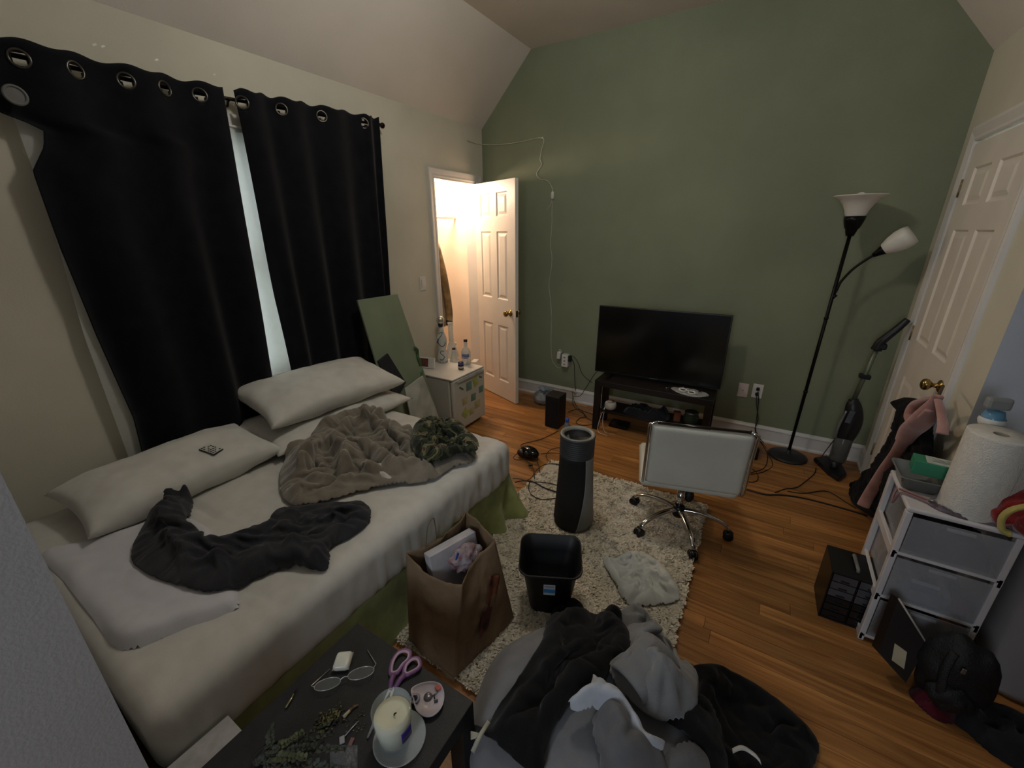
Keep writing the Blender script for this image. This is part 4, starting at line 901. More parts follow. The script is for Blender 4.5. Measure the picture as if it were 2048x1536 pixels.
MB().lathe([(.030, .045), (.036, .05), (.052, .085), (.062, .125), (.062, .160), (.054, .185), (.051, .183), (.059, .158), (.059, .125), (.049, .087), (.030, .052)], o0, 40, Ms).build('tulip_shade', OP, t)
MB().ball(o0+dirv*.12, .024, 16, 10).build('bulb', MC['white_bulb'], t)
MB.build = _b0
# cords by the outlet
cable('black cord hanging from the white outlet to the power strip', Wl([(1516, 783), (1517, 800), (1514, 830), (1511, 855), (1513, 870)])+[Vector((.07, 3.55, .10))]+F([(1530, 893), (1535, 905), (1534, 925), (1525, 938), (1500, 945), (1488, 942)]))
cable('second black cord hanging from the white outlet in a wide bow', Wl([(1513, 786), (1513, 810), (1516, 840), (1510, 858), (1517, 875), (1527, 885)], YB-.022)+[Vector((.12, 3.50, .08))]+F([(1545, 925), (1530, 942), (1505, 948), (1487, 947)]))
cable('small loop of black cord on the floor right of the white chair', F([(1486, 935), (1500, 937), (1510, 942)])+F([(1516, 952), (1513, 962), (1500, 964), (1487, 960)]))
cable('thick black cord running from the chair to the clothes on the right door', F([(1480, 975), (1500, 981), (1530, 989), (1560, 990), (1600, 995), (1650, 1007), (1700, 1021), (1735, 1032)]), .0055)
cable('thin cord snaking from the vacuum head to the thick cord', F([(1632, 936), (1628, 948), (1608, 965), (1592, 975), (1570, 978), (1550, 985)]), .0032)
cable('thin wavy cord beside the thick cord under the hanging clothes', F([(1575, 982), (1598, 986), (1615, 986), (1640, 982), (1655, 983), (1670, 990), (1690, 1003), (1712, 1017)]), .003)
t = thing('power_strip', 'black power block on the floor behind the white chair', 'power strip', (.07, 3.36, 0))
MB().box((.075, 3.30, .05), (.10, .14, .10), Matrix.Rotation(.4, 3, 'Z'), .012).box((.09, 3.36, .13), (.05, .05, .08), None, .01).build('power_block', BLACKM, t)
MB().box((.118, 3.34, .10), (.02, .02, .06), None, .004).build('white_plug', WHITEP, t)
# stick vacuum in the corner
VB = mat('dark_vacuum_plastic', '#15171a', .4)
t = thing('stick_vacuum', 'dark stick vacuum cleaner standing in the corner by the right door', 'vacuum cleaner', (.62, 3.34, 0))
hd = [az(x, y, .0) for x, y in ((1625, 922), (1650, 918), (1680, 932), (1692, 955), (1675, 965), (1655, 950))]
hm = MB(); hm.poly(hd, (0, 0, .035)); bmesh.ops.bevel(hm.bm, geom=hm.bm.edges[:], offset=.008, segments=3, affect='EDGES')
hm.build('floor_head', VB, t)
MB().tube([(.60, 3.33, .035), (.615, 3.38, .09)], .022, 12).build('swivel_neck', VB, t)
c0, c1_ = Vector((.618, 3.39, .07)), Vector((.625, 3.405, .27)); dv = (c1_-c0).normalized(); xx = dv.cross(Vector((0, 1, 0))).normalized(); Mv = Matrix((xx, dv.cross(xx), dv)).transposed()
MB().lathe([(0, 0), (.040, 0), (.050, .02), (.052, .19), (.045, .20), (0, .20)], c0, 28, Mv).build('dust_canister', mat('smoky_clear_plastic', '#6c6e6c', .15, 0, 6, .2, trans=.5, ior=1.2), t)
MB().tube([(.618, 3.40, .22), (.632, 3.395, .30), (.638, 3.395, .40), (.620, 3.40, .50), (.612, 3.405, .54)], lambda q: .058*(1-abs(q-.38)**2*1.9) if q < .9 else .028, 20, smooth_n=6, flat=.85).build('motor_body', VB, t)
MB().box((.610, 3.342, .43), (.03, .008, .09), Matrix.Rotation(.12, 3, 'Y'), .004).build('handle_window', mat('grey_window_plastic', '#5b5e66', .3), t)
MB().tube([(.575, 3.39, .24), (.572, 3.375, .34), (.590, 3.375, .46)], .008, 8, smooth_n=4).build('side_release', mat('silver_release', '#85888a', .3, .5), t)
MB().tube([(.612, 3.405, .52), (.655, 3.41, .92)], .0135, 14).build('wand', mat('green_grey_anodised', '#6d7564', .4, .5), t)
MB().box((.634, 3.407, .705), (.062, .045, .028), Matrix.Rotation(.12, 3, 'Y'), .006).build('cord_clamp', VB, t)
MB().tube([(.650, 3.41, .89), (.658, 3.405, .935), (.672, 3.40, .965), (.72, 3.40, 1.04), (.752, 3.405, 1.095)], lambda q: .030-.012*q, 14, smooth_n=5).box((.668, 3.40, .915), (.055, .04, .04), None, .01).build('grip_handle', VB, t)
MB().tube([(.585, 3.40, .26), (.56, 3.40, .18), (.53, 3.38, .09), (.515, 3.36, .02)], .003, 6, smooth_n=4).build('vacuum_cord', CB, t)
# ================================================ MIDDLE OF THE FLOOR
# shaggy rug: backing plus tens of thousands of short tufts
RUGC = fabric('cream_shag_yarn', '#ddd4c0', '#cfc5af', 200, .4, 1, .3, nscale=7)
t = thing('shag_rug', 'cream shaggy rug on the floor between the bed and the white chair', 'rug', (-.62, 1.6, 0))
rx0, rx1, ry0_, ry1_ = -1.16, -.085, .82, 2.445
def rug_out(x, y): return rx0 < x < rx1+.012*mn.noise(Vector((y*7, 0, 0)))-.02*(y-1.4)*.6 and ry0_ < y < ry1_+.02*mn.noise(Vector((x*6, 3, 0)))+.01*(x+.6)
MB().poly([(rx0, ry0_, .002), (rx1-.005, ry0_, .002), (rx1-.022, ry1_-.01, .002), (rx0, ry1_-.015, .002)], (0, 0, .009)).build('rug_backing', mat('rug_backing_weave', '#cbc0aa', .95), t)
rg = np.random.default_rng(4); N_ = 95000
X = rg.uniform(rx0, rx1+.015, N_); Y = rg.uniform(ry0_, ry1_+.02, N_)
keep = np.array([rug_out(x, y) for x, y in zip(X, Y)]); X = X[keep]; Y = Y[keep]; n_ = len(X)
lean = np.array([mn.noise(Vector((x*14, y*14, 1.0)))*3.5+mn.noise(Vector((x*40, y*40, 7.0)))*4 for x, y in zip(X, Y)])+rg.normal(0, 1.1, n_)
hh = rg.uniform(.012, .020, n_)*(1+.35*np.array([mn.noise(Vector((x*22, y*22, 3.0))) for x, y in zip(X, Y)])); ln = rg.uniform(.006, .020, n_); wd_ = rg.uniform(.0035, .0065, n_)
dx, dy = np.cos(lean), np.sin(lean); px_, py_ = -dy, dx
def pt(k, side): 
    f, z, w_ = ((0, .008, 1.2), (.45, .75, 1.0), (1.0, 1.0, .5))[k]
    zz = np.full(n_, .008) if k == 0 else .008+hh*z - (0 if k == 1 else hh*.10)
    return np.stack([X+dx*ln*f+px_*wd_*w_*side, Y+dy*ln*f+py_*wd_*w_*side, zz], 1)
V = np.stack([pt(0, -1), pt(0, 1), pt(1, 1), pt(1, -1), pt(2, 1), pt(2, -1)], 1).reshape(-1, 3)
b0_ = np.arange(n_)*6
FQ = np.concatenate([np.stack([b0_, b0_+1, b0_+2, b0_+3], 1), np.stack([b0_+3, b0_+2, b0_+4, b0_+5], 1)], 0)
me = bpy.data.meshes.new('pile'); me.vertices.add(len(V)); me.vertices.foreach_set('co', V.ravel()); me.loops.add(FQ.size); me.loops.foreach_set('vertex_index', FQ.ravel().astype(np.int32))
me.polygons.add(len(FQ)); me.polygons.foreach_set('loop_start', (np.arange(len(FQ))*4).astype(np.int32)); me.update(calc_edges=True); me.materials.append(RUGC)
pile = bpy.data.objects.new('pile', me); COL.objects.link(pile); me.transform(wm(t).inverted()); pile.parent = t; pile['kind'] = 'stuff'
RZ = .022
rugz = lambda x, y: RZ if (rx0 < x < rx1 and ry0_ < y < ry1_) else 0
# swivel chair
t = thing('office_chair', 'white low back swivel chair with chrome side rails and five star base', 'chair', (-.225, 2.18, 0))
hub = Vector((-.225, 2.185, 0)); wl = [(-.492, 2.24), (-.405, 1.94), (-.078, 1.905), (.022, 2.205), (-.221, 2.462)]
MB().lathe([(0, .075), (.030, .075), (.034, .09), (.034, .13), (.026, .145), (0, .145)], hub, 24).build('hub', BLACKP, t)
for wx, wy in wl:
    w0 = Vector((wx, wy, 0)); d = (w0-hub); L_ = d.length; d.normalize(); sd = Vector((-d.y, d.x, 0))
    z0 = .03 if rugz(wx, wy) else .0
    MB().tube([hub+d*.02+Vector((0, 0, .118)), hub+d*.10+Vector((0, 0, .125)), hub+d*.19+Vector((0, 0, .113)), hub+d*.245+Vector((0, 0, .09)), hub+d*.262+Vector((0, 0, .066))], lambda q: .0165-.003*q, 12, smooth_n=5, flat=.72).build('base_spoke', CHROME, t)
    Mw = Matrix((Vector((0, 0, 1)), d, sd)).transposed(); c0 = hub+d*.268+Vector((0, 0, .029+z0*.3))
    cs = MB()
    for s_ in (-1, 1): cs.lathe([(0, -.007), (.022, -.007), (.027, -.004), (.027, .004), (.022, .007), (0, .007)], c0+sd*(.014*s_), 20, Mw)
    cs.ball(c0+Vector((0, 0, .010)), .024, 14, 8, sy=.9, sz=.8).build('caster', BLACKP, t)
MB().tube([hub+Vector((0, 0, .13)), hub+Vector((0, 0, .38))], .014, 16).build('gas_lift', CHROME, t)
MB().tube([hub+Vector((0, 0, .13)), hub+Vector((0, 0, .25))], .0235, 18).build('lift_sleeve', CHROME, t)
A = Vector((-.385, 1.925, 0)); Bc = Vector((.062, 2.045, 0)); u_ = (Bc-A).normalized(); f_ = Vector((-u_.y, u_.x, 0)); Wc = (Bc-A).length
VIN = mat('white_vinyl', '#c6c5b8', .45, 0, 5, .03, .12, 250)
def shell(s, q):                                      # profile from the top of the back, round the crook, out to the seat's front
    zt = .742; 
    if s < .36: return f_*(-.035*(1-s/.36)**1.5), zt-s*.95
    if s < .44: a = (s-.36)/.08; return f_*(.05*a), zt-.342-.028*math.sin(a*PI/2)
    return f_*(.05+(s-.44)), .372+.016*math.sin((s-.44)/.40*PI)-.02*max(0, s-.76)*5
def cushion_piece(s0, s1, nm, th):
    mb = MB(); n_s, n_w = 26, 24
    for side in (0, 1):
        def P(a, b):
            s = s0+(s1-s0)*a; o, z = shell(s, 0); e = 1e-3; o2, z2 = shell(s+e, 0); tv = ((o2-o)+Vector((0, 0, z2-z))).normalized(); nn = u_.cross(tv).normalized()
            ed = min(1, min(a, 1-a)*(s1-s0)/.02)**.5*min(1, min(b, 1-b)*Wc/.02)**.5
            base = A+u_*(.006+(Wc-.012)*b - (.028 if s0 > .2 else 0)*(1-b))+o+Vector((0, 0, z))
            return base + nn*((th/2)*ed*(1 if side else -1))
        mb.grid(P, n_s, n_w)
    bmesh.ops.remove_doubles(mb.bm, verts=mb.bm.verts[:], dist=.0006)
    return mb.build(nm, VIN, t, True)
cushion_piece(0.0, .372, 'backrest', .034); cushion_piece(.39, .86, 'seat', .044)
for s_, q in ((-1, A), (1, Bc)):
    pts = [q+u_*(s_*.004)+shell(s, 0)[0]+Vector((0, 0, shell(s, 0)[1])) for s in [i*.40/16 for i in range(17)]]
    pts = [q-u_*(s_*.03)+shell(0, 0)[0]+Vector((0, 0, .753))] + [pts[0]+Vector((0, 0, -.004))] + pts[1:]
    MB().tube(pts, .0075, 10).build('side_rail', CHROME, t)
MB().tube([A+u_*.03+shell(0, 0)[0]+Vector((0, 0, .752)), Bc-u_*.03+shell(0, 0)[0]+Vector((0, 0, .752))], .0065, 10).build('top_rail', mat('dark_chrome', '#4d4742', .2, .9), t)
MB().box(hub+Vector((0, 0, .352)), (.16, .2, .02), Matrix.Rotation(.26, 3, 'Z'), .005).tube([hub+Vector((0, 0, .35)), hub+u_*.16+Vector((0, 0, .345)), hub+u_*.20+Vector((0, 0, .34))], .006, 8).build('seat_plate', BLACKM, t)
MB().ball(hub+f_*.02+u_*.045+Vector((0, 0, .20)), .028, 14, 10, sz=1.4).build('height_knob', BLACKM, t)
# tower air purifier
t = thing('air_purifier', 'tall grey and black tower air purifier standing on the shag rug', 'air purifier', (-.745, 1.885, 0))
c = Vector((-.745, 1.885, RZ)); dg = mat('dark_grey_plastic', '#3b3c3e', .5, 0, 10, .05, .05, 300); lg = mat('mid_grey_plastic', '#7d7f7c', .5, 0, 10, .04); bk = mat('black_perforated_mesh', '#101011', .75, 0, 200, .3, .5, 900)
cdir = -68.3; Zt = .585
def rp(z): return .116-.024*min(1, z/.40)**.8 if z > .015 else .108
def sector(z): return math.radians(cdir+8+26*math.sin(min(1, max(0, z/.44))*PI*.62))
def lower(a0f, a1f, off, nm, mt, n_=40):
    mb = MB(); mb.grid(lambda u, v: (c.x+(rp(v*.445)+off)*math.cos(a0f(v*.445)+(a1f(v*.445)-a0f(v*.445))*u), c.y+(rp(v*.445)+off)*math.sin(a0f(v*.445)+(a1f(v*.445)-a0f(v*.445))*u), c.z+.006+v*.445), n_, 30); return mb.build(nm, mt, t, True, .002)
lower(lambda z: sector(z), lambda z: sector(z)+PI*1.12-(sector(z)-math.radians(cdir+8))*.6, .0, 'grey_panel', lg)
lower(lambda z: sector(z)-PI*.9, lambda z: sector(z), .0, 'black_mesh', bk)
MB().lathe([(0, 0), (.100, 0), (.106, .010), (.104, .012), (.088, .445), (0, .445)], c, 48).build('inner_core', BLACKM, t)
prof = [(.089, .445)]
for i in range(9): z = .450+i*.0115; prof += [(.0915, z), (.0935, z+.003), (.0935, z+.007), (.0915, z+.0095)]
prof += [(.094, .558), (.096, .565), (.094, .572), (.088, .575), (.078, .573), (.074, .566), (.072, .545), (0, .540)]
MB().lathe(prof[:-4], c, 56).build('ribbed_collar', dg, t)
MB().lathe([(.0945, .560), (.0955, .567), (.092, .575), (.084, .576), (.074, .571), (.073, .560)], c, 56).build('top_rim', mat('light_grey_rim', '#86857c', .4), t)
MB().lathe([(.074, .562), (.066, .540), (0, .538)], c, 48).build('vent_well', BLACKM, t)
MB().poly([c+Vector((.062*math.cos(a), .062*math.sin(a), .5405)) for a in [math.radians(x) for x in (165, 185, 205, 225, 245, 262)]], (0, 0, .004)).build('display', mat('grey_display', '#6f6f66', .3), t)
# waste bin
t = thing('waste_bin', 'slim black waste bin with a small label in front of the air purifier', 'bin', (-.60, 1.31, 0))
bc = Vector((-.612, 1.308, RZ)); Rb = Matrix.Rotation(math.radians(26), 3, 'Z')
def rr_(w_, d_, r, n=6):
    out = []
    for cx, cy, a0_ in ((w_/2-r, d_/2-r, 0), (-w_/2+r, d_/2-r, 90), (-w_/2+r, -d_/2+r, 180), (w_/2-r, -d_/2+r, 270)):
        for k in range(n+1): a = math.radians(a0_+90*k/n); out.append((cx+r*math.cos(a), cy+r*math.sin(a)))
    return out
mb = MB(); rings = []
for w_, d_, z in ((.165, .115, .002), (.175, .120, .0), (.232, .175, .22), (.268, .205, .262), (.272, .209, .266), (.270, .207, .272), (.262, .199, .270), (.226, .168, .22), (.165, .11, .012)):
    rings.append([mb.bm.verts.new(bc+Rb @ Vector((x, y, z + (.022*(y/.1) if z > .25 else 0)))) for x, y in rr_(w_, d_, .045)])
n_ = len(rings[0])
for A_, B_ in zip(rings, rings[1:]):
    for k in range(n_): mb.bm.faces.new((A_[k], A_[(k+1) % n_], B_[(k+1) % n_], B_[k]))
mb.bm.faces.new(rings[0][::-1]); mb.bm.faces.new(rings[-1]); mb.build('bin_body', mat('satin_black_plastic', '#0b0b0c', .5), t, True)
lc = bc+Rb @ Vector((-.002, -.0805, .155)); Rl = Rb @ Matrix.Rotation(math.radians(6), 3, 'X')
MB().box(lc, (.050, .0012, .062), Rl).build('label', mat('grey_white_label', '#b9bcc0', .6), t)
MB().box(lc+Rl @ Vector((0, -.0009, -.006)), (.048, .0006, .022), Rl).build('label_blue_band', mat('blue_band_print', '#3c7fb8', .6), t)
MB().box(lc+Rl @ Vector((0, -.0009, .020)), (.040, .0006, .008), Rl).build('label_blue_band', mat('grey_print', '#8d949c', .6), t)
FLB = MB().b2((-1.5, .5, -.3), (1.2, 2.6, RZ)).build('solver_block', TRIM)
# white T-shirt on the rug
TS = fabric('white_tshirt_jersey', '#c9cbc4', '#bcbfb8', 500, .2, .9, .1)
ts = pxs([(1207, 1120), (1225, 1125), (1250, 1108), (1275, 1106), (1300, 1115), (1325, 1135), (1345, 1160), (1358, 1185), (1355, 1205), (1320, 1214), (1262, 1215), (1245, 1200), (1225, 1165), (1210, 1140)], rugz)
cloth('tshirt', 'crumpled white T-shirt lying on the shag rug right of the bin', 'shirt', ts, rugz, TS, .014, .012, [(pxs([(1255, 1205), (1272, 1180), (1275, 1150)], rugz), .02, .02), (pxs([(1235, 1140), (1275, 1160), (1330, 1165)], rugz), .018, .02), (pxs([(1290, 1130), (1335, 1190)], rugz), .02, .02)], (.024, 9, 1.6), 0, .0095, 12.5, sim=dict(on=[FLB], bend=.02, sd=.003, th=.002))
# black glossy device and its cables
t = thing('game_controller', 'glossy black rounded device with cables at the rug edge by the bed', 'device', (-1.34, 2.41, 0))
q = Vector((-1.335, 2.42, .048)); MB().ball(q, .085, 28, 16, sy=.62, sz=.5, M=Matrix.Rotation(-.25, 3, 'Z')).build('shell', mat('gloss_black', '#0a0a0c', .08, 0, 4, .1), t)
MB().ball(q+Vector((-.055, -.02, -.01)), .038, 18, 10, sz=.8).build('brown_grip', mat('brown_rubber', '#3a2820', .4), t)
MB().ball(q+Vector((.0, -.045, .006)), .022, 16, 10).build('dial', mat('grey_black', '#2b2d30', .2), t)
def FR_(pp): return [az(x, y, RZ+.006) for x, y in pp]
cable('black cord from the speaker to the glossy black device', F([(1116, 862), (1100, 870), (1080, 879), (1060, 884), (1042, 890)], .006)+[Vector((-1.39, 2.44, .03))])
cable('black cord looping from the device to behind the air purifier', [az(x, y, .02) for x, y in ((1082, 908), (1100, 906), (1120, 907), (1135, 912))])
cable('round loop of black cord at the edge of the rug', [az(x, y, .02) for x, y in ((1135, 897), (1112, 896), (1098, 902), (1092, 912), (1098, 922), (1110, 929), (1130, 932))])
cable('black cord dropping from the device over the rug pile', FR_([(1035, 906), (1027, 915), (1033, 920), (1046, 919), (1058, 925), (1066, 934), (1068, 944), (1064, 954), (1054, 961)]))
cable('black cord bent like a hook on the rug below the device', FR_([(1076, 912), (1074, 922), (1078, 932), (1080, 945)]))
cable('black cord arching over the rug towards the purifier', FR_([(1069, 957), (1070, 945), (1080, 934), (1095, 928), (1115, 928), (1130, 930)]))
cable('black cord straight across the rug from the bed to the purifier', FR_([(1025, 957), (1040, 958), (1052, 962), (1070, 964), (1090, 965), (1125, 973)]))
cable('thicker black cord bundle on the rug beside the bed corner', FR_([(1030, 965), (1042, 962), (1060, 962), (1075, 968), (1090, 976), (1125, 988)]), .004)
cable('big round loop of black cord on the rug left of the purifier', FR_([(1060, 962), (1057, 975), (1062, 988), (1074, 996), (1090, 999), (1115, 996)]))
cable('black cord coming from under the bed skirt onto the rug', FR_([(1038, 985), (1036, 996), (1028, 1006)])); cable('black cord curving out below the bed skirt beside the paper bag', FR_([(996, 1045), (988, 1058), (984, 1072), (982, 1090)]))
t = tag(MB().box(az(1061, 930, RZ+.01), (.03, .022, .012), Matrix.Rotation(.8, 3, 'Z'), .003).build('cable_plug', BLACKM), 'small black plug on the rug among the cords below the device', 'plug')
# brown paper bag between the bed and the bin
KR = mat('kraft_paper', '#80694f', .8, 0, 6, .08, .25, 60); t = thing('paper_bag', 'open brown paper shopping bag beside the bed with a white carton inside', 'bag', (-.86, .98, 0))
zt = .45
BB = [Vector(v) for v in ((-1.025, .835, .004), (-.765, .805, .004), (-.700, 1.150, .004), (-.985, 1.165, .004))]
BT = [Vector(v) for v in ((-1.020, .870, .455), (-.765, .890, .415), (-.765, 1.105, .455), (-.955, 1.165, .475))]
for k, (nm, dip) in enumerate((('front_side', .045), ('printed_side', .02), ('back_side', -.012), ('bed_side', .01))):
    a0_, a1_, t0_, t1_ = BB[k], BB[(k+1) % 4], BT[k], BT[(k+1) % 4]
    n_ = Vector((a1_.y-a0_.y, a0_.x-a1_.x, 0)).normalized()
    def P(u, v, a0_=a0_, a1_=a1_, t0_=t0_, t1_=t1_, n_=n_, dip=dip, k=k):
        p = a0_.lerp(a1_, u).lerp(t0_.lerp(t1_, u), v); e = 4*u*(1-u)
        return p + n_*(e*(.012*math.sin(v*PI)-(.03 if k in (1, 3) else .0)*v*v + .012*mn.noise(Vector((u*4+k, v*5, 2))) + .007*mn.noise(Vector((u*11+k, v*13, 5))))) + Vector((0, 0, (-dip*e*max(0, v-.5)*2)))
    MB().grid(P, 26, 26).build(nm, KR, t, True, .0015)
MB().poly([b_+Vector((0, 0, .026)) for b_ in BB], (0, 0, .002)).build('bottom', KR, t)
hp = BT[3].lerp(BT[0], .62)
MB().tube([hp+Vector((.005, .03, -.04)), hp+Vector((.0, .03, .05)), hp+Vector((.012, .01, .085)), hp+Vector((.02, -.03, .075)), hp+Vector((.02, -.05, -.01))], .0022, 6, smooth_n=6).build('twisted_handle', mat('twisted_paper_cord', '#6d6250', .8), t)
MB().grid(lambda u, v: BT[3].lerp(BT[0], .1+.75*u)+Vector((.008, -.004, -.075+.05*v)), 10, 4).build('green_tape', mat('dull_green_print', '#56603a', .7), t, True, .001)
for (y0_, y1_, z0_, z1_, cc_) in ((.99, 1.10, .20, .34, '#7e4a35'), (.93, 1.03, .12, .23, '#5f3330')):
    MB().grid(lambda u, v: (lambda yy, zz: (-.732-.034*(zz/.45)+.012+.002*math.sin(9*u), yy, zz))(y0_+(y1_-y0_)*(u*.6+.4*v), z0_+(z1_-z0_)*(v*(1-.35*u))), 8, 8).build('red_print', mat('faded_red_print_'+cc_[1:], cc_, .85, 0, 18, .4), t, True, .0008)
q0, q1 = az(857, 1106, .44), az(947, 1056, .44); du = (q1-q0).normalized(); db = Vector((-du.y, du.x, 0)); F0 = Vector((q0.x, q0.y, 0))-du*.06-db*.05
Rw = Matrix.Rotation(math.atan2(du.y, du.x), 3, 'Z') @ Matrix.Rotation(math.radians(-10), 3, 'X')
t = thing('carton', 'white carton standing in the brown paper bag', 'box', F0+du*.15+db*.08+Vector((0, 0, .05)))
MB().box(q0.lerp(q1, .5)+Vector((.022, -.018, -.14)), ((q1-q0).length, .045, .28), Rw, .003).build('carton_body', mat('white_carton', '#b9b7bc', .6), t)
MB().box(q1+Vector((.022, -.018, -.14)), (.004, .046, .28), Rw).build('grey_edge', mat('grey_carton_side', '#8d8a90', .6), t)
def wr(u, v):
    a, b = 2*PI*u, PI*v; r = 1+.28*mn.noise(Vector((math.cos(a)*2.4*math.sin(b), math.sin(a)*2.4*math.sin(b), math.cos(b)*2.4)))+.15*mn.noise(Vector((a*3, b*6, 2)))*math.sin(a/2)
    return q0.lerp(q1, .5)-Vector((0, 0, .44))+du*(.02+.070*r*math.sin(b)*math.cos(a))+db*(-.065+.040*r*math.sin(b)*math.sin(a))+Vector((0, 0, .385-.055*r*math.cos(b)))
t = thing('plastic_wrapper', 'crinkled clear plastic wrapper with pink and blue print in the paper bag', 'wrapper', F0+du*.17+db*.045+Vector((0, 0, .32)))
MB().grid(wr, 44, 28, closeu=True).build('wrapper', mat('crinkled_plastic', '#c4c0c4', .15, .0, 30, .3, 1, 60, trans=.3, ior=1.2, col2='#a06a70'), t, True)
MB().box(az(918, 1113, .42), (.026, .004, .026), Rw @ Matrix.Rotation(.5, 3, 'Y')).build('blue_tag', mat('blue_print_square', '#2b4e9a', .5), t)
# ================================================ RIGHT SIDE
# dark coat with a pink scarf hung on the right door's knob, trailing to the floor
def hanging(name, label, cat, outline_px, xs, mt, **kw):
    """cloth() laid out in the door's plane (y, z) and stood upright."""
    out = [(lambda p: (p.y, p.z))(ax(x, y, xs)) for x, y in outline_px]
    o = cloth(name, label, cat, out, lambda a, b: 0, mt, **kw)
    for v in o.data.vertices: a, b, h = v.co; v.co = (xs-h, a, max(b, .004+h*.02))
    return o
BLKF = fabric('black_wool', '#141316', None, 350, .5, 1, .03)
t = thing('hanging_coat', 'black coat hanging from the right door knob down to the floor', 'coat', (.70, 2.7, 0))
o = hanging('coat_body', None, None, [(1802, 797), (1828, 796), (1850, 803), (1872, 800), (1876, 815), (1866, 835), (1868, 865), (1868, 890), (1860, 915), (1800, 1000), (1752, 1035), (1735, 1028), (1705, 1008), (1703, 992), (1730, 960), (1765, 920), (1795, 885), (1808, 860), (1812, 840), (1798, 820)], .735, BLKF, thick=.045, er=.02, fold=(.016, 6, 1.0), fine=.002, res=.014, seed=3.1, parent=None)
for k in ('label', 'category'): del o[k]
o.data.transform(wm(t).inverted()); o.parent = t
PK = fabric('dusty_pink_knit', '#b58a80', '#a0746c', 260, .5, 1, .4)
t2 = thing('scarf', 'long dusty pink scarf twisted down the front of the black coat', 'scarf', (.66, 2.75, 0))
def scarf_pt(x, y, X_=.662): return ax(x, y, X_)
cl = [scarf_pt(*q) for q in ((1878, 792), (1868, 806), (1855, 825), (1838, 846), (1820, 862), (1805, 885), (1790, 910), (1772, 935), (1755, 962), (1738, 990))] + [ax(1726, 1012, .655)]
for p_ in cl: p_.z = max(p_.z, .02)
MB().tube(cl, lambda q: .016+.022*math.sin(min(1, q*1.6)*PI)**2*(1 if q < .5 else .4)+.012*q, 16, smooth_n=8, flat=.45).build('long_tail', PK, t2, True)
cl = [scarf_pt(*q) for q in ((1872, 798), (1852, 803), (1835, 812), (1826, 832), (1832, 846), (1845, 838), (1862, 820))]
MB().tube(cl, lambda q: .020+.012*math.sin(q*PI), 14, smooth_n=8, flat=.5).build('knotted_loop', PK, t2, True)
cl = [scarf_pt(*q) for q in ((1876, 800), (1882, 822), (1886, 850), (1884, 868))]
MB().tube(cl, lambda q: .014+.006*q, 12, smooth_n=6, flat=.5).build('short_tail', PK, t2, True)
MB().tube([ax(1886, 772, .73), ax(1880, 785, .70), ax(1873, 800, .675)], .006, 8).build('hang_strap', mat('brown_strap', '#4a3626', .6), t)
# three drawer tower
DT = mat('frosted_clear_plastic', '#b4b6ba', .28, 0, 4, .05, .1, 30, alpha=.34)
WF = mat('white_frame_plastic', '#c8c4c4', .4, 0, 6, .04)
wx0, wx1, wyy0, wyy1, wz = .572, .872, 1.832, 2.135, .66
t = thing('drawer_tower', 'white framed plastic drawer tower against the right wall with things piled on it', 'drawers', ((wx0+wx1)/2, (wyy0+wyy1)/2, 0))
m = MB()
m.b2((wx0, wyy0, wz-.018), (wx1, wyy1, wz), .006)
for x in (wx0, wx1-.020):
    for y in (wyy0, wyy1-.026): m.b2((x, y, .0), (x+.020, y+.026, wz-.018), .003)
for z in (.452, .238, .022):
    m.b2((wx0, wyy0, z), (wx1, wyy0+.012, z+.014), .003)
    for x in (wx0, wx1-.014): m.b2((x, wyy0, z-.018), (x+.014, wyy1, z+.018), .002)
m.build('frame', WF, t)
INK = fabric('packed_dark_clothes', '#2d2b30', '#45383c', 200, .4)
for k, (z0, z1, lab) in enumerate(((.470, .632, 'top'), (.256, .446, 'mid'), (.040, .232, 'low'))):
    mb = MB(); a, b_, th = wx0+.022, wx1-.022, .003
    mb.b2((a, wyy0-.004, z0), (b_, wyy0-.0005, z1-.004), .0).b2((a, wyy0, z0), (a+th, wyy1-.01, z1-.02)).b2((b_-th, wyy0, z0), (b_, wyy1-.01, z1-.02)).b2((a, wyy0, z0-.002), (b_, wyy1-.01, z0+th)).b2((a, wyy1-.012, z0), (b_, wyy1-.009, z1-.02))
    d_ = mb.build('drawer', DT, t)
    MB().b2((a+.09, wyy0-.012, z1-.022), (b_-.09, wyy0-.003, z1-.010), .003).build('handle', DT, d_)
for k, (z0, h_, mt_) in enumerate(((.476, .12, mat('dark_stuffed_cloth', '#2b2a2f', .9, 0, 30, .3, .6, 40)), (.262, .11, mat('grey_stuffed_cloth', '#77747a', .9, 0, 20, .25, .6, 40)), (.046, .12, mat('dark_stuffed_cloth2', '#262429', .9, 0, 30, .3, .6, 40)))):
    o = thing('folded_clothes', ('dark', 'grey', 'very dark')[k]+' clothes folded inside the '+('top', 'middle', 'bottom')[k]+' drawer of the plastic tower', 'clothes', (.72, 1.98, z0), 0, 'clothes in the drawer tower')
    MB().grid(lambda u, v: (wx0+.03+.235*u, wyy0+.012+.26*v, z0+(h_*(.7+.35*mn.noise(Vector((u*3+k, v*3, k)))+.12*mn.noise(Vector((u*9, v*9, k)))))*min(1, min(u, 1-u)*9, min(v, 1-v)*9)**.4), 26, 26).build('pile', mt_, o, True)
t = thing('drawer_items', 'blue and white packet showing through the middle drawer', 'packet', (.70, 1.84, .30))
MB().b2((.665, 1.838, .315), (.735, 1.846, .345), .002).build('blue_wrapper', mat('navy_packet', '#2c4270', .5), t); MB().b2((.66, 1.839, .345), (.74, 1.846, .36), .002).build('white_wrapper', mat('white_packet', '#a9abb0', .5), t)
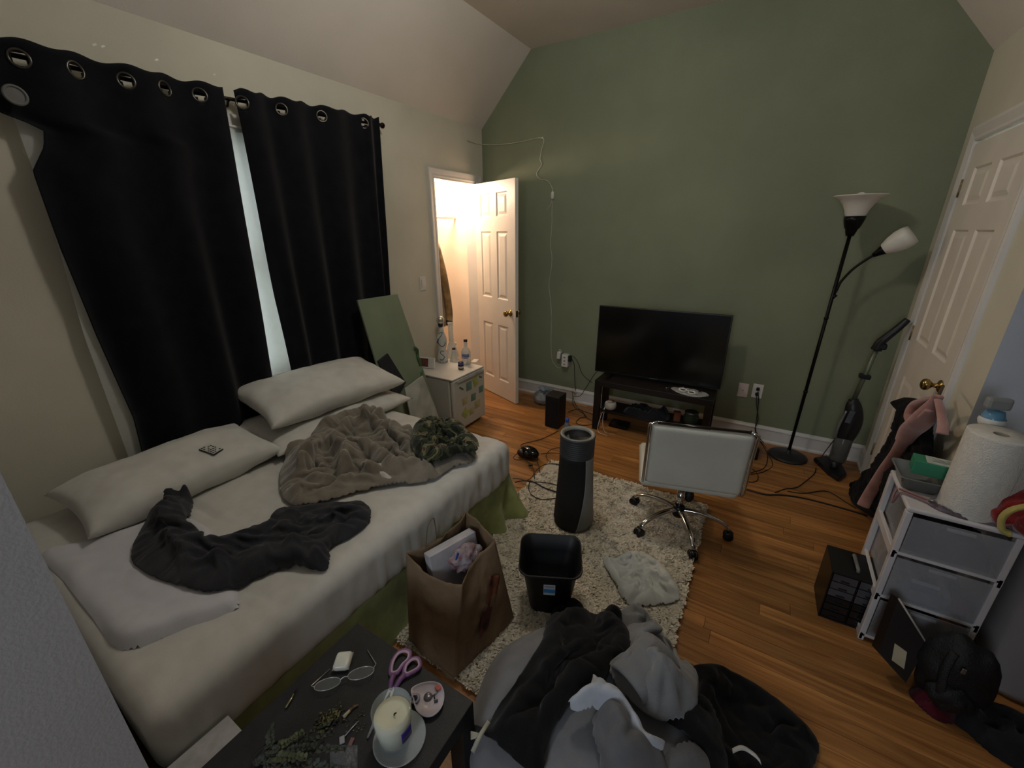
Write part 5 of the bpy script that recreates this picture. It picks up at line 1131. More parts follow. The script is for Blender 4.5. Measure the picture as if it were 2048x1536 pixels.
tag(MB().grid(lambda u, v: (.775+.05*u+.01*math.sin(v*5), 1.838+.004*math.sin(u*7), .275+.095*v-.03*u*v), 10, 10).build('red_cloth', mat('wine_red_cloth', '#6a2830', .9), None, True, .004), 'wine red cloth pressed against the front of the middle drawer', 'cloth')
# things on the tower
q = Vector((.752, 1.925, wz))
t = thing('paper_towel_roll', 'tall roll of white paper towels standing on the drawer tower', 'paper towels', q)
mb = MB(); R0, hh_ = .082, .305
mb.lathe([(.020, 0), (R0, 0), (R0+.001, .004), (R0+.001, hh_-.004), (R0, hh_), (.020, hh_)], q, 48); mb.lathe([(.020, 0), (.020, hh_)], q, 24); mb.build('roll', mat('paper_towel', '#cfccc3', .95, 0, 60, .03, .5, 220), t, True)
MB().lathe([(.0195, .001), (.0195, hh_-.001), (.018, hh_-.001), (.018, .001)], q, 24).build('card_core', mat('grey_card', '#8f8877', .9), t)
MB().grid(lambda u, v: (q.x+(R0+.002+.012*u*u)*math.cos(-.9+.5*u), q.y+(R0+.002+.012*u*u)*math.sin(-.9+.5*u), q.z+.002+(hh_-.004)*v), 10, 3).build('loose_sheet', MC['paper_towel'], t, True)
q = Vector((.765, 2.055, wz))
t = thing('spray_bottle', 'blue and clear bottle standing behind the paper towel roll', 'bottle', q)
MB().lathe([(0, 0), (.030, 0), (.034, .01), (.034, .20), (.024, .25), (.018, .275), (.030, .29), (.034, .31), (.024, .345), (0, .35)], q, 28).build('bottle_body', mat('pale_blue_liquid', '#7fb2cf', .1, 0, 5, .1, trans=.5, ior=1.3), t)
MB().lathe([(.0305, .288), (.036, .305), (.034, .318)], q, 28).build('white_collar', WHITEP, t)
MB().box(q+Vector((-.005, -.01, .375)), (.07, .03, .045), Matrix.Rotation(.2, 3, 'Z'), .010).build('trigger_head', mat('clear_grey_plastic', '#a3a6a2', .3, 0, 5, .05, trans=.4, ior=1.2), t)
q = az(1838, 950, .70); q = Vector((.63, 2.035, wz))
t = thing('glass_tray', 'clear plastic tray holding the green box on the drawer tower', 'tray', q)
mb = MB(); RR = []
for w_, d_, z in ((.10, .12, .0), (.135, .165, .055), (.150, .180, .058), (.150, .180, .061), (.132, .162, .058), (.097, .117, .004)):
    RR.append([mb.bm.verts.new((q.x+x, q.y+y, q.z+z)) for x, y in rr_(w_, d_, .02)])
for A_, B_ in zip(RR, RR[1:]):
    for k in range(len(A_)): mb.bm.faces.new((A_[k], A_[(k+1) % len(A_)], B_[(k+1) % len(A_)], B_[k]))
mb.bm.faces.new(RR[0][::-1]); mb.bm.faces.new(RR[-1]); mb.build('tray_body', mat('clear_tray_plastic', '#a9aca8', .15, 0, 5, .05, trans=.6, ior=1.2), t, True)
q = Vector((.655, 2.03, wz+.062))
t = thing('green_box', 'green carton with a white label lying in the clear tray', 'box', q)
Rg = Matrix.Rotation(-.12, 3, 'Z')
MB().box(q+Vector((0, 0, .030)), (.115, .075, .055), Rg, .003).build('carton_body', mat('green_carton', '#2e7d5c', .5), t)
MB().box(q+Rg @ Vector((.016, 0, .0582)), (.078, .066, .001), Rg).build('label', mat('pale_label', '#b8bdb2', .6, 0, 40, .1), t)
for dy in (-.012, 0, .012): MB().tube([q+Rg @ Vector((-.005+.05*i/8, dy+.004*math.sin(i*2), .0592)) for i in range(9)], .0008, 4).build('label_writing', mat('grey_ink', '#5e655e', .7), t)
t = thing('hanging_strap', 'thin pink corded strap hanging over the corner of the drawer tower', 'strap', (.58, 1.93, wz))
MB().tube([(.575, 2.0, .652), (.566, 1.985, .62), (.563, 1.96, .60), (.564, 1.945, .63), (.569, 1.93, .665), (.60, 1.915, .668), (.64, 1.89, .668)], .004, 8, smooth_n=6).tube([(.569, 1.965, .662), (.59, 1.945, .668), (.63, 1.92, .668), (.66, 1.905, .67)], .004, 8, smooth_n=6).build('strap_cord', mat('mauve_cord', '#8f6a68', .8), t)
WR = mat('mauve_clear_film', '#8d7f88', .2, 0, 12, .2, .6, 30, trans=.35, ior=1.15)
cloth('plastic_pouch', 'crinkled clear pouch with mauve contents at the front edge of the drawer tower', 'pouch', [(.635, 1.90), (.66, 1.86), (.72, 1.842), (.80, 1.845), (.86, 1.85), (.865, 1.88), (.80, 1.885), (.74, 1.84), (.68, 1.895)], lambda x, y: wz, WR, .012, .008, (), (.010, 22, 1.2), .001, .006, 4.4, smooth_outline=2)
MB().ball((.645, 1.885, wz+.018), .014, 14, 8).build('glass_bead', GLASS, None); tag(bpy.data.objects['glass_bead'], 'small clear glass ball beside the mauve pouch on the drawer tower', 'ball')
# red plush toy with a yellow band
RP = fabric('red_plush', '#8e2420', '#6a1714', 160, .8, 1, .6)
t = thing('plush_toy', 'red plush bundle with a pale yellow band at the right end of the drawer tower', 'plush toy', (.835, 1.87, wz))
def blob(c, r, sx, sy, sz, sd):
    mb = MB(); c = Vector(c)
    mb.grid(lambda u, v: c+Vector((r*sx*math.sin(PI*v)*math.cos(2*PI*u), r*sy*math.sin(PI*v)*math.sin(2*PI*u), -r*sz*math.cos(PI*v)))*(1+.22*mn.noise(Vector((math.cos(2*PI*u)*math.sin(PI*v)*2, math.sin(2*PI*u)*math.sin(PI*v)*2, math.cos(PI*v)*2+sd)))), 32, 20, closeu=True); return mb
blob((.850, 1.885, wz+.075), .075, 1.0, .9, .85, 1).build('body', RP, t, True); blob((.875, 1.84, wz+.05), .055, 1.1, .9, .9, 4).build('arm', RP, t, True); blob((.815, 1.86, wz+.045), .045, 1.0, .9, .9, 8).build('arm', RP, t, True)
MB().tube([(.87, 1.81, wz+.135), (.83, 1.795, wz+.13), (.798, 1.800, wz+.10), (.787, 1.805, wz+.06), (.795, 1.80, wz+.022), (.815, 1.80, wz+.012)], lambda q: .011+.006*q, 12, smooth_n=6, flat=.6).build('yellow_band', fabric('pale_yellow_felt', '#a89d58', None, 200, .5), t, True)
blob((.885, 1.93, wz+.145), .03, 1.1, 1, .8, 3).build('dark_top', fabric('dark_maroon_plush', '#3c1a1c', None, 160, .6), t, True)
# black parts organiser on the floor
t = thing('parts_organizer', 'small black tabletop drawer organizer on the floor by the drawer tower', 'organizer', (.525, 1.965, 0))
Ro = Matrix.Rotation(.03, 3, 'Z'); oc = Vector((.530, 1.972, .127)); OB = mat('black_organizer_plastic', '#111112', .35, 0, 15, .15)
def OL(x, y, z): return oc+Ro @ Vector((x, y, z))
mb = MB()
for a, b_ in (((-.095, -.09, -.127), (-.089, .095, .125)), ((.089, -.09, -.127), (.095, .095, .125)), ((-.095, -.09, .118), (.095, .095, .125)), ((-.095, -.09, -.127), (.095, .095, -.12)), ((-.095, .088, -.127), (.095, .095, .125)), ((-.002, -.088, -.12), (.002, .09, .118))):
    c_ = [(p+q_)/2 for p, q_ in zip(a, b_)]; mb.box(OL(*c_), [abs(q_-p) for p, q_ in zip(a, b_)], Ro, .0015)
mb.build('cabinet', OB, t)
for col in (0, 1):
    for row in range(6):
        z = .1-row*.0395; x = -.0455+col*.091
        d_ = MB().box(OL(x, -.088, z-.001), (.083, .006, .035), Ro, .002).build('drawer', mat('smoke_drawer_plastic' if row > 2 else 'clear_drawer_plastic', '#1d1d1f' if row > 2 else '#4c4c50', .2), t)
        MB().box(OL(x, -.0935, z-.008), (.03, .006, .006), Ro, .002).build('pull', OB, d_)
MB().tube([OL(-.004, -.05, .127), OL(-.004, -.045, .139), OL(-.004, .055, .139), OL(-.004, .06, .127)], .0055, 8, flat=1.3).build('carry_handle', mat('grey_handle', '#6d6d68', .35), t)
MB().box(OL(0, 0, .1262), (.19, .185, .002), Ro, .0008).build('top_tray', OB, t)
# leaning framed board with a pale card, dark bag, red cloth, big pale bin
t = thing('leaning_frame', 'dark framed board leaning on the front of the drawer tower', 'frame', (.66, 1.72, 0))
Pq = [ay(1797, 1197, 1.735), ay(1855, 1290, 1.70), ay(1812, 1366, 1.63), ay(1757, 1305, 1.645)]; Pq[2].z = max(Pq[2].z, .006)
n_ = (Pq[1]-Pq[0]).cross(Pq[3]-Pq[0]).normalized(); n_ = n_ if n_.y < 0 else -n_
MB().poly(Pq, n_*-.05).build('board', mat('dark_brown_board', '#1a1412', .5), t)
MB().tube([Pq[0]+n_*.002, Pq[1]+n_*.002], .0035, 8).build('bright_edge', mat('pale_edge_trim', '#a8a49c', .4), t)
cq = [Pq[3].lerp(Pq[2], a).lerp(Pq[0].lerp(Pq[1], a), b)+n_*.0015 for a, b in ((.40, .10), (.78, .18), (.66, .48), (.30, .38))]
MB().poly(cq, n_*.0015).build('pale_card', mat('pale_yellow_card', '#a39a80', .8), t)
t = thing('backpack', 'black backpack with a small metal buckle below the drawer tower', 'backpack', (.79, 1.62, 0))
blob((.795, 1.68, .155), .125, .85, .62, 1.18, 11).build('pack_body', mat('black_pack_nylon', '#0f1013', .6, 0, 30, .2, .4, 200), t, True)
blob((.775, 1.605, .10), .06, 1.0, .6, .9, 7).build('front_pocket', MC['black_pack_nylon'], t, True)
MB().tube([(.75, 1.63, .27), (.735, 1.60, .20), (.745, 1.58, .10)], .012, 10, smooth_n=5, flat=.4).build('strap', MC['black_pack_nylon'], t)
MB().box((.77, 1.592, .24), (.012, .005, .022), None, .002).build('buckle', mat('silver_buckle', '#8c8c8c', .3, .8), t)
RCL = fabric('dark_crimson_cloth', '#4c1420', '#2c0d14', 260, .4)
cloth('red_garment', 'dark crimson garment on the floor below the black backpack', 'garment', [az(x, y, .02).xy[:] for x, y in ((1820, 1375), (1860, 1360), (1900, 1380), (1925, 1410), (1915, 1440), (1880, 1435), (1845, 1410))], lambda x, y: 0, RCL, .03, .015, (), (.016, 10, 1.4), .002, .009, 8.8)
DCL = fabric('dark_grey_cloth', '#2b2b2e', '#1b1a1c', 260, .4)
cloth('dark_garment', 'heap of dark grey clothes on the floor at the lower right corner', 'garment', [az(x, y, .02).xy[:] for x, y in ((1905, 1375), (1960, 1390), (2040, 1428), (2140, 1470), (2140, 1540), (2060, 1540), (1985, 1500), (1940, 1460), (1905, 1430))], lambda x, y: 0, DCL, .045, .025, (), (.026, 8, 1.5), .003, .012, 9.8)
t = thing('laundry_bin', 'large pale grey rounded bin at the right edge beside the drawer tower', 'bin', (1.16, 2.0, 0))
mb = MB(); RR = []
for w_, d_, z in ((.48, .40, .012), (.50, .42, .0), (.52, .44, .03), (.545, .465, .60), (.565, .485, .605), (.565, .485, .625), (.535, .455, .625), (.50, .42, .05)):
    RR.append([mb.bm.verts.new((1.175+x, 2.02+y, z)) for x, y in rr_(w_, d_, .11, 10)])
for A_, B_ in zip(RR, RR[1:]):
    for k in range(len(A_)): mb.bm.faces.new((A_[k], A_[(k+1) % len(A_)], B_[(k+1) % len(A_)], B_[k]))
mb.bm.faces.new(RR[0][::-1]); mb.bm.faces.new(RR[-1]); mb.build('bin_body', mat('pale_grey_plastic', '#a9a9ab', .5, 0, 4, .04), t, True)
MB().box((1.175, 2.02, .635), (.55, .47, .022), None, .01).build('lid', MC['pale_grey_plastic'], t)
# ================================================ FOREGROUND
t = thing('side_table', 'square black side table between the bed and the camera', 'table', (-.706, .35, 0))
TB = mat('black_table_lacquer', '#131313', .55, 0, 30, .2, .12, 200, col2='#1d1d1d')
tx0, tx1, ty0, ty1, TZ = -.934, -.478, .11, .572, .45
MB().b2((tx0, ty0, TZ-.05), (tx1, ty1, TZ), .002).build('tabletop', TB, t)
for x in (tx0, tx1-.05):
    for y in (ty0, ty1-.05): MB().b2((x, y, 0), (x+.05, y+.05, TZ-.05), .002).build('leg', TB, t)
TZ += .0005
# scissors with purple handles
t = thing('scissors', 'scissors with purple and pink loop handles at the far edge of the side table', 'scissors', az(800, 1345, TZ))
def TP(x, y, z=.008): return az(x, y, TZ+z)
PU = mat('purple_handle_plastic', '#7d5580', .45); PI_ = mat('pink_grey_handle_rubber', '#b49aa8', .5)
l1 = [TP(*q) for q in ((781, 1347), (784, 1325), (795, 1307), (808, 1300), (820, 1304), (818, 1318), (806, 1330), (797, 1343), (790, 1348))]
l2 = [TP(*q, .010) for q in ((808, 1345), (812, 1330), (824, 1318), (836, 1317), (841, 1328), (836, 1338), (822, 1346), (813, 1350))]
MB().tube(l1, .0052, 10, closed=True, smooth_n=5).tube([TP(787, 1350), TP(783, 1362), TP(781, 1378, .006)], lambda q: .0078-.002*q, 10).build('handle', PU, t)
MB().tube(l2, .0052, 10, closed=True, smooth_n=5).tube([TP(810, 1350, .010), TP(800, 1360, .008), TP(790, 1376, .006)], lambda q: .0078-.002*q, 10).build('handle', PU, t)
for l_ in (l1, l2):
    c_ = sum(l_, Vector())/len(l_); MB().tube([c_+(p-c_)*.86+Vector((0, 0, .0015)) for p in l_], .0038, 8, closed=True, smooth_n=5).build('inner_grip', PI_, t)
MB().poly([TP(783, 1372, .003), TP(790, 1374, .003), TP(775, 1425, .003)], (0, 0, .002)).build('blade', CHROME, t); MB().poly([TP(780, 1372, .005), TP(786, 1374, .005), TP(760, 1420, .005)], (0, 0, .002)).build('blade', CHROME, t)
# earbud case, glasses, metal pen
p = TP(686, 1322, .0115); Re = Matrix.Rotation(.62, 3, 'Z')
t = thing('earbud_case', 'small white rounded earbud case on the side table', 'case', p)
MB().box(p, (.046, .052, .022), Re, .0105, 5).build('case_body', mat('gloss_white_plastic', '#d5d4c6', .25, sss=.1), t, True)
MB().box(p+Vector((0, 0, -.001)), (.0465, .0525, .0008), Re, .0003).build('lid_seam', mat('seam_grey', '#8d8c84', .5), t)
t = thing('eyeglasses', 'thin rimmed clear eyeglasses lying below the white earbud case', 'eyeglasses', TP(690, 1365))
RM = mat('thin_clear_rim', '#c9ccca', .08, .6); LN = mat('lens_glass', '#e9efee', .03, 0, 3, 0, alpha=.05)
for (cx, cy) in ((655, 1368), (722, 1346)):
    c_ = TP(cx, cy, .012); vx = (TP(cx+26, cy-8)-TP(cx, cy)); vy = (TP(cx+3, cy+13)-TP(cx, cy))
    rim = [c_+vx*math.cos(a)+vy*math.sin(a)+Vector((0, 0, .004*math.sin(a))) for a in [i*PI/14 for i in range(28)]]
    MB().tube(rim, .0010, 6, closed=True).build('rim', RM, t); MB().poly(rim, (0, 0, .0012)).build('lens', LN, t)
MB().tube([TP(680, 1360, .013), TP(688, 1354, .018), TP(697, 1353, .014)], .0014, 6, smooth_n=4).build('bridge', RM, t)
MB().tube([TP(629, 1374, .012), TP(622, 1372, .006), TP(660, 1338, .003)], .0012, 6).build('temple', RM, t); MB().tube([TP(747, 1336, .012), TP(752, 1328, .006), TP(735, 1300, .003)], .0012, 6).build('temple', RM, t)
t = thing('metal_pen', 'short shiny metal pen near the bed edge of the side table', 'pen', TP(580, 1400))
MB().tube([TP(571, 1417, .004), TP(583, 1397, .004), TP(588, 1387, .004)], lambda q: .0036-.0014*q, 10).build('barrel', mat('pale_gold_metal', '#c9bf98', .15, 1), t); MB().tube([TP(588, 1387, .004), TP(593, 1377, .004)], lambda q: .0020-.001*q, 8).build('tip', METALG, t)
# jar candle on a glass saucer
cc = Vector((-.590, .405, TZ))
t = thing('glass_saucer', 'clear glass saucer under the jar candle', 'saucer', cc)
q = cc+Vector((.012, .002, 0)); MB().lathe([(0, .001), (.045, .001), (.055, .004), (.062, .010), (.063, .012), (.060, .012), (.053, .007), (0, .005)], q, 48).build('saucer', mat('saucer_glass', '#cfd6d6', .05, 0, 3, 0, alpha=.35, spec=1.0), t)
t = thing('jar_candle', 'white wax candle in a clear glass jar with a purple sticker', 'candle', cc)
z0 = cc+Vector((0, 0, .0125))
MB().lathe([(0, 0), (.036, 0), (.040, .004), (.0445, .05), (.0465, .100), (.0455, .1015), (.044, .100), (.0425, .05), (.038, .006), (0, .004)], z0, 48).build('jar', THIN, t)
MB().lathe([(0, .0045), (.0375, .0065), (.0420, .050), (.0428, .074), (.030, .0725), (0, .0722)], z0, 48).build('wax', mat('cream_wax', '#d6d4b8', .5, 0, 8, .04, sss=.25), t)
MB().tube([z0+Vector((.004, .002, .072)), z0+Vector((.005, .002, .078)), z0+Vector((.010, .004, .083))], .0016, 8).build('wick', mat('burnt_wick', '#15120f', .9), t)
arcplate(z0, .0470, -.35, .30, .030, .062, mat('deep_purple_sticker', '#3a2a80', .4), 'purple_sticker', t)
# trinket dish
dpx = [(822, 1378), (840, 1367), (862, 1363), (880, 1367), (888, 1382), (888, 1402), (880, 1420), (864, 1432), (845, 1432), (832, 1420), (826, 1400)]
D0 = [az(x, y, TZ+.014) for x, y in dpx]; D0 = catmull(D0, 4, True); dc = sum(D0, Vector())/len(D0); dc.z = TZ
t = thing('trinket_dish', 'white drop shaped dish holding small things beside the jar candle', 'dish', dc)
mb = MB(); RR = []
for s_, z in ((.80, .0015), (.90, .002), (1.0, .014), (.975, .0165), (.94, .014), (.84, .0055)):
    RR.append([mb.bm.verts.new(dc+Vector(((p.x-dc.x)*s_, (p.y-dc.y)*s_, z))) for p in D0])
for A_, B_ in zip(RR, RR[1:]):
    for k in range(len(A_)): mb.bm.faces.new((A_[k], A_[(k+1) % len(A_)], B_[(k+1) % len(A_)], B_[k]))
mb.bm.faces.new(RR[0][::-1]); mb.bm.faces.new(RR[-1]); mb.build('dish_body', mat('glazed_white_dish', '#c9bfc4', .15, coat=.5), t, True)
def DI(x, y, z=.008): return az(x, y, TZ+z)
q = DI(856, 1393); t = thing('grey_stud', 'round grey metal stud in the middle of the white dish', 'stud', q); MB().lathe([(0, 0), (.0105, 0), (.0115, .002), (.009, .005), (0, .0065)], q+Vector((0, 0, -.002)), 24).build('dome', mat('dull_pewter', '#7d787e', .3, .7), t)
q = DI(830, 1398); t = thing('ring_stopper', 'grey ring with a dark blue centre at the left of the white dish', 'ring', q); MB().lathe([(.008, 0), (.0135, 0), (.0135, .004), (.008, .004)], q, 24).build('grey_ring', mat('grey_ring_plastic', '#8d8894', .4), t); MB().lathe([(0, 0), (.0085, 0), (.0085, .003), (0, .003)], q+Vector((-.001, -.004, 0)), 20).build('dark_centre', mat('ink_blue_plastic', '#14142c', .3), t)
q = DI(877, 1376); t = thing('red_clip', 'small translucent red clip at the top of the white dish', 'clip', q); MB().poly([q+Vector(v) for v in ((-.008, -.006, 0), (.004, -.008, 0), (.009, .002, 0), (.002, .010, 0), (-.007, .006, 0))], (0, 0, .005)).build('clip_body', mat('coral_red_plastic', '#b8564a', .3), t); MB().tube([q, q+Vector((.004, -.016, 0)), q+Vector((-.002, -.026, .0))], .0018, 6).build('clip_stem', mat('silver_pin', '#8d8b90', .25, .9), t)
q = DI(872, 1402); t = thing('metal_key_charm', 'tiny dark metal charm at the right of the white dish', 'charm', q); MB().box(q, (.010, .007, .003), Matrix.Rotation(.7, 3, 'Z'), .001).tube([q+Vector((-.006, .002, .001)), q+Vector((-.014, .008, .002))], .0016, 6).build('charm', mat('dark_pewter', '#3c3a40', .3, .8), t)
# scattered smoking things and twigs
t = thing('dab_tool', 'thin pale metal tool with a flat white tip on the side table', 'tool', TP(694, 1464))
MB().tube([TP(716, 1443, .004), TP(702, 1458, .004), TP(690, 1472, .004)], .0015, 8).box(TP(684, 1480, .003), (.012, .018, .003), Matrix.Rotation(.95, 3, 'Z'), .001).build('tool_body', mat('pale_tool_metal', '#b9bcc6', .3, .5), t)
t = thing('glass_sliver', 'narrow clear glass piece lying beside the jar candle', 'glass', TP(740, 1456))
MB().poly([TP(748, 1440, .002), TP(752, 1447, .002), TP(738, 1476, .002), TP(734, 1477, .002)], (0, 0, .004)).build('sliver', mat('sliver_glass', '#b5bcbc', .05, trans=.6, ior=1.3), t)
t = thing('cigarette_end', 'tan and cream rolled stub with a frayed tip on the side table', 'stub', TP(706, 1420))
MB().tube([TP(687, 1434, .005), TP(700, 1421, .005)], lambda q: .0045-.001*q, 10).build('paper_roll', mat('cream_paper', '#c9bfa0', .8), t); MB().tube([TP(700, 1421, .005), TP(708, 1413, .005), TP(717, 1410, .004)], lambda q: .0042-.002*q, 8).build('frayed_tip', mat('tan_tobacco', '#7c5f3a', .9, 0, 90, .4), t)
rr2 = random.Random(11); mb = MB(); HB = [mat('dry_herb_green', '#565a3a', .9, 0, 60, .3), mat('dry_herb_tan', '#77724f', .9, 0, 60, .3), mat('dry_herb_dark', '#3d3a2e', .9)]
for i in range(170):
    s_ = rr2.random(); x = 640+42*s_+rr2.gauss(0, 7); y = 1448-30*s_+rr2.gauss(0, 6)+ (12 if rr2.random() < .25 else 0)
    p = TP(x, y, .003+.004*rr2.random()); mb.box(p, (rr2.uniform(.002, .007), rr2.uniform(.0015, .004), .003), Matrix.Rotation(rr2.random()*3, 3, 'Z') @ Matrix.Rotation(rr2.random(), 3, 'X'), mi=rr2.randrange(3))
for i in range(40):
    p = TP(rr2.uniform(690, 730), rr2.uniform(1420, 1470), .0015); mb.box(p, (.003, .002, .002), Matrix.Rotation(rr2.random()*3, 3, 'Z'), mi=rr2.randrange(3))
tag(mb.build('herb_crumbs', HB), 'line of dried green and tan herb crumbs across the side table', 'crumbs', None, 'stuff')
tag(MB().box(TP(703, 1483, .003), (.010, .016, .004), Matrix.Rotation(.4, 3, 'Z'), .001).build('pink_scrap', mat('dusty_pink_scrap', '#8f6a66', .8)), 'small dusty pink scrap right of the flat white tool tip', 'scrap')
# grey green leafy sprigs
SG = mat('grey_green_leaf', '#3f453d', .7, 0, 25, .2, sss=.05); SY = mat('yellow_green_leaf', '#52563c', .7, 0, 25, .2)
t = thing('leafy_plant', 'grey green leafy sprigs in a pot at the near end of the side table', 'plant', (-.765, .215, TZ))
MB().lathe([(0, 0), (.032, 0), (.042, .045), (.044, .05), (.039, .05), (.037, .044), (0, .04)], (-.775, .205, TZ), 28).build('pot', mat('dark_clay_pot', '#1c1a19', .7), t)
def sprig(base, tip, n, sz, mt, k):
    mbs = MB(); mbs.tube([base, base.lerp(tip, .5)+Vector((0, 0, .012)), tip], .0013, 6, smooth_n=4); mbs.build('stem', mat('brown_green_stem', '#4a4a34', .8), t)
    mb = MB()
    for i in range(n):
        s_ = .12+.88*i/max(1, n-1); p = base.lerp(tip, s_)+Vector((0, 0, .012*4*s_*(1-s_))); 
        for sd in (0, 1, 2):
            a = i*2.4+sd*2.1+k; L_ = sz*(1.0-.35*s_)*rr2.uniform(.8, 1.15); d = Vector((math.cos(a), math.sin(a), .35+.4*s_)).normalized(); s2 = d.cross(Vector((0, 0, 1))).normalized(); up = s2.cross(d)
            ctr = [p, p+d*L_*.35+up*.002, p+d*L_*.75+up*.0015, p+d*L_]
            w_ = (.0008, L_*.36, L_*.30, .0006)
            L1 = [mb.bm.verts.new(c_-s2*w__+up*.0015) for c_, w__ in zip(ctr, w_)]; M1 = [mb.bm.verts.new(c_) for c_ in ctr]; R1 = [mb.bm.verts.new(c_+s2*w__+up*.0015) for c_, w__ in zip(ctr, w_)]
            for A_, B_ in ((L1, M1), (M1, R1)):
                for j in range(3): mb.bm.faces.new((A_[j], A_[j+1], B_[j+1], B_[j])).smooth = True
    return mb.build('leaves', mt, t, None, .0006)
pb_ = Vector((-.775, .205, TZ+.045))
for k, (x, y, z, n, sz, mt_) in enumerate(((548, 1452, .035, 11, .017, SG), (560, 1500, .07, 9, .018, SG), (605, 1470, .075, 10, .018, SY), (630, 1495, .08, 10, .018, SG), (668, 1470, .06, 10, .017, SG), (690, 1500, .07, 10, .018, SG), (640, 1540, .09, 9, .02, SG), (585, 1545, .08, 9, .02, SG), (515, 1530, .05, 9, .018, SG), (700, 1545, .06, 10, .019, SG), (610, 1520, .10, 9, .019, SY), (655, 1450, .03, 8, .014, SG))):
    sprig(pb_, az(x, y, TZ+z), n, sz, mt_, k)
mb = MB(); mb.grid(lambda u, v: az(660+55*u, 1490+60*v, TZ+.02+.03*u*(1-u)+.006*mn.noise(Vector((u*9, v*9, 3)))), 14, 14)
tag(mb.build('crumpled_film', mat('dim_clear_film', '#8c8e90', .3, 0, 8, .1, .4, 30, alpha=.35)), 'dim clear crumpled film beside the leafy sprigs', 'plastic film')
# white carton with an orange brown side on the floor side of the bed
t = thing('shoe_box', 'white topped box with an orange brown side wedged between bed and side table', 'box', (-1.02, .18, 0))
MB().poly([(-1.088, .02, .02), (-.965, .02, .02), (-.965, .235, .02), (-1.085, .235, .02)], (0, 0, .33)).build('white_top', mat('dull_white_card', '#b4b3b0', .7, 0, 30, .08), t)
MB().b2((-.966, .02, .02), (-.952, .236, .352), .002).build('orange_side', mat('orange_brown_card', '#9a5f3e', .7, 0, 20, .15), t)
MB().ball((-.955, .150, .36), .035, 18, 10, sy=1.3, sz=.6).build('black_tuft', fabric('black_fur', '#0e0e0f', None, 200, .8), None); tag(bpy.data.objects['black_tuft'], 'black fuzzy bit on the corner of the orange sided box', 'fluff')
# scraps on the floor between table and paper bag
cloth('cream_scrap', 'cream cloth scrap on the floor between the side table and the paper bag', 'cloth', [(-.99, .70), (-.90, .68), (-.80, .70), (-.79, .76), (-.88, .79), (-.98, .78)], rugz, fabric('cream_scrap_cloth', '#b9b29c', None, 300, .3), .012, .01, (), (.012, 12, 1.2), .001, .008, 2.2)
# ------------------------------------------------ beanbag and the pile of clothes
BB_C, BB_R, BB_H = (-.225, .775), (.355, .335), .40
def bagz(x, y):
    q = ((x-BB_C[0])/BB_R[0])**2+((y-BB_C[1])/BB_R[1])**2
    return BB_H*(1-q)**.42 if q < 1 else 0
GB = fabric('heather_grey_jersey', '#77787a', '#6c6d70', 300, .3, .95, .2)
def bbf(u, v):
    a, b = 2*PI*u, PI*v; s_, c_ = math.sin(b), -math.cos(b)
    w_ = 1+.035*mn.noise(Vector((math.cos(a)*2*s_, math.sin(a)*2*s_, c_*2)))+.012*math.sin(a*9+3*b)*s_**2*max(0, math.cos(b))
    rr_2 = s_**.8 if s_ > 0 else 0
    return (BB_C[0]+BB_R[0]*rr_2*math.cos(a)*w_, BB_C[1]+BB_R[1]*rr_2*math.sin(a)*w_, .205+.20*(abs(c_)**.9*(1 if c_ > 0 else -1))*w_)
t = thing('beanbag', 'big soft heather grey beanbag under the pile of clothes', 'beanbag', (BB_C[0], BB_C[1], 0))
BBO = MB().grid(bbf, 90, 50, closeu=True).build('cover', GB, t, True)
bagz = drop([BBO])
FL0 = MB().b2((-1.2, -.5, -.3), (1.2, 2.0, .002)).build('solver_block', TRIM)
def infl(k):
    o_ = MB().grid(lambda u, v: (lambda p_: (BB_C[0]+(p_[0]-BB_C[0])*(1+k*.5), BB_C[1]+(p_[1]-BB_C[1])*(1+k*.5), p_[2]*(1+k)))(bbf(u, v)), 60, 34, closeu=True).build('solver_block', TRIM); return o_
I1, I2 = infl(.06), infl(.14)
BLJ = fabric('washed_black_cotton', '#141415', '#0f0f10', 300, .4, .95, .1)
BLK2 = fabric('black_coat_wool', '#161617', '#101011', 260, .5, 1, .1)
bp1 = lambda x, y: bagz(x, y)+.01
co = pxs([(1100, 1240), (1125, 1218), (1150, 1212), (1172, 1238), (1182, 1248), (1205, 1234), (1230, 1230), (1248, 1258), (1262, 1305), (1258, 1335), (1225, 1335), (1208, 1372), (1188, 1390), (1150, 1402), (1120, 1440), (1090, 1490), (1070, 1560), (940, 1560), (965, 1490), (990, 1430), (1030, 1370), (1065, 1315), (1088, 1275)], bp1)
cloth('black_coat', 'black coat thrown diagonally over the middle of the grey beanbag', 'coat', co, bp1, BLK2, .035, .022, [(pxs([(1100, 1280), (1050, 1380), (1000, 1480)], bp1), .03, .02), (pxs([(1240, 1250), (1200, 1330), (1130, 1390)], bp1), .03, .02)], (.022, 5, 1.4), 0, .0125, 15.2, sim=dict(on=[BBO, FL0], bend=.12, sd=.006, th=.005))
bp2 = lambda x, y: bagz(x, y)+.006
jk = pxs([(1375, 1345), (1410, 1340), (1450, 1345), (1490, 1368), (1530, 1392), (1575, 1425), (1612, 1458), (1636, 1495), (1622, 1540), (1600, 1570), (1440, 1570), (1400, 1500), (1350, 1460), (1320, 1440), (1370, 1420), (1390, 1390)], bp2)
cloth('black_jacket', 'black jacket spilling off the beanbag onto the oak floor with a small white tag', 'jacket', jk, bp2, BLJ, .045, .03, [(pxs([(1420, 1370), (1500, 1420), (1600, 1500)], bp2), .035, .03), (pxs([(1400, 1430), (1480, 1490), (1520, 1540)], bp2), .03, .025)], (.022, 5, 1.4), 0, .0135, 18.4, sim=dict(on=[BBO, FL0], bend=.12, sd=.006, th=.005))
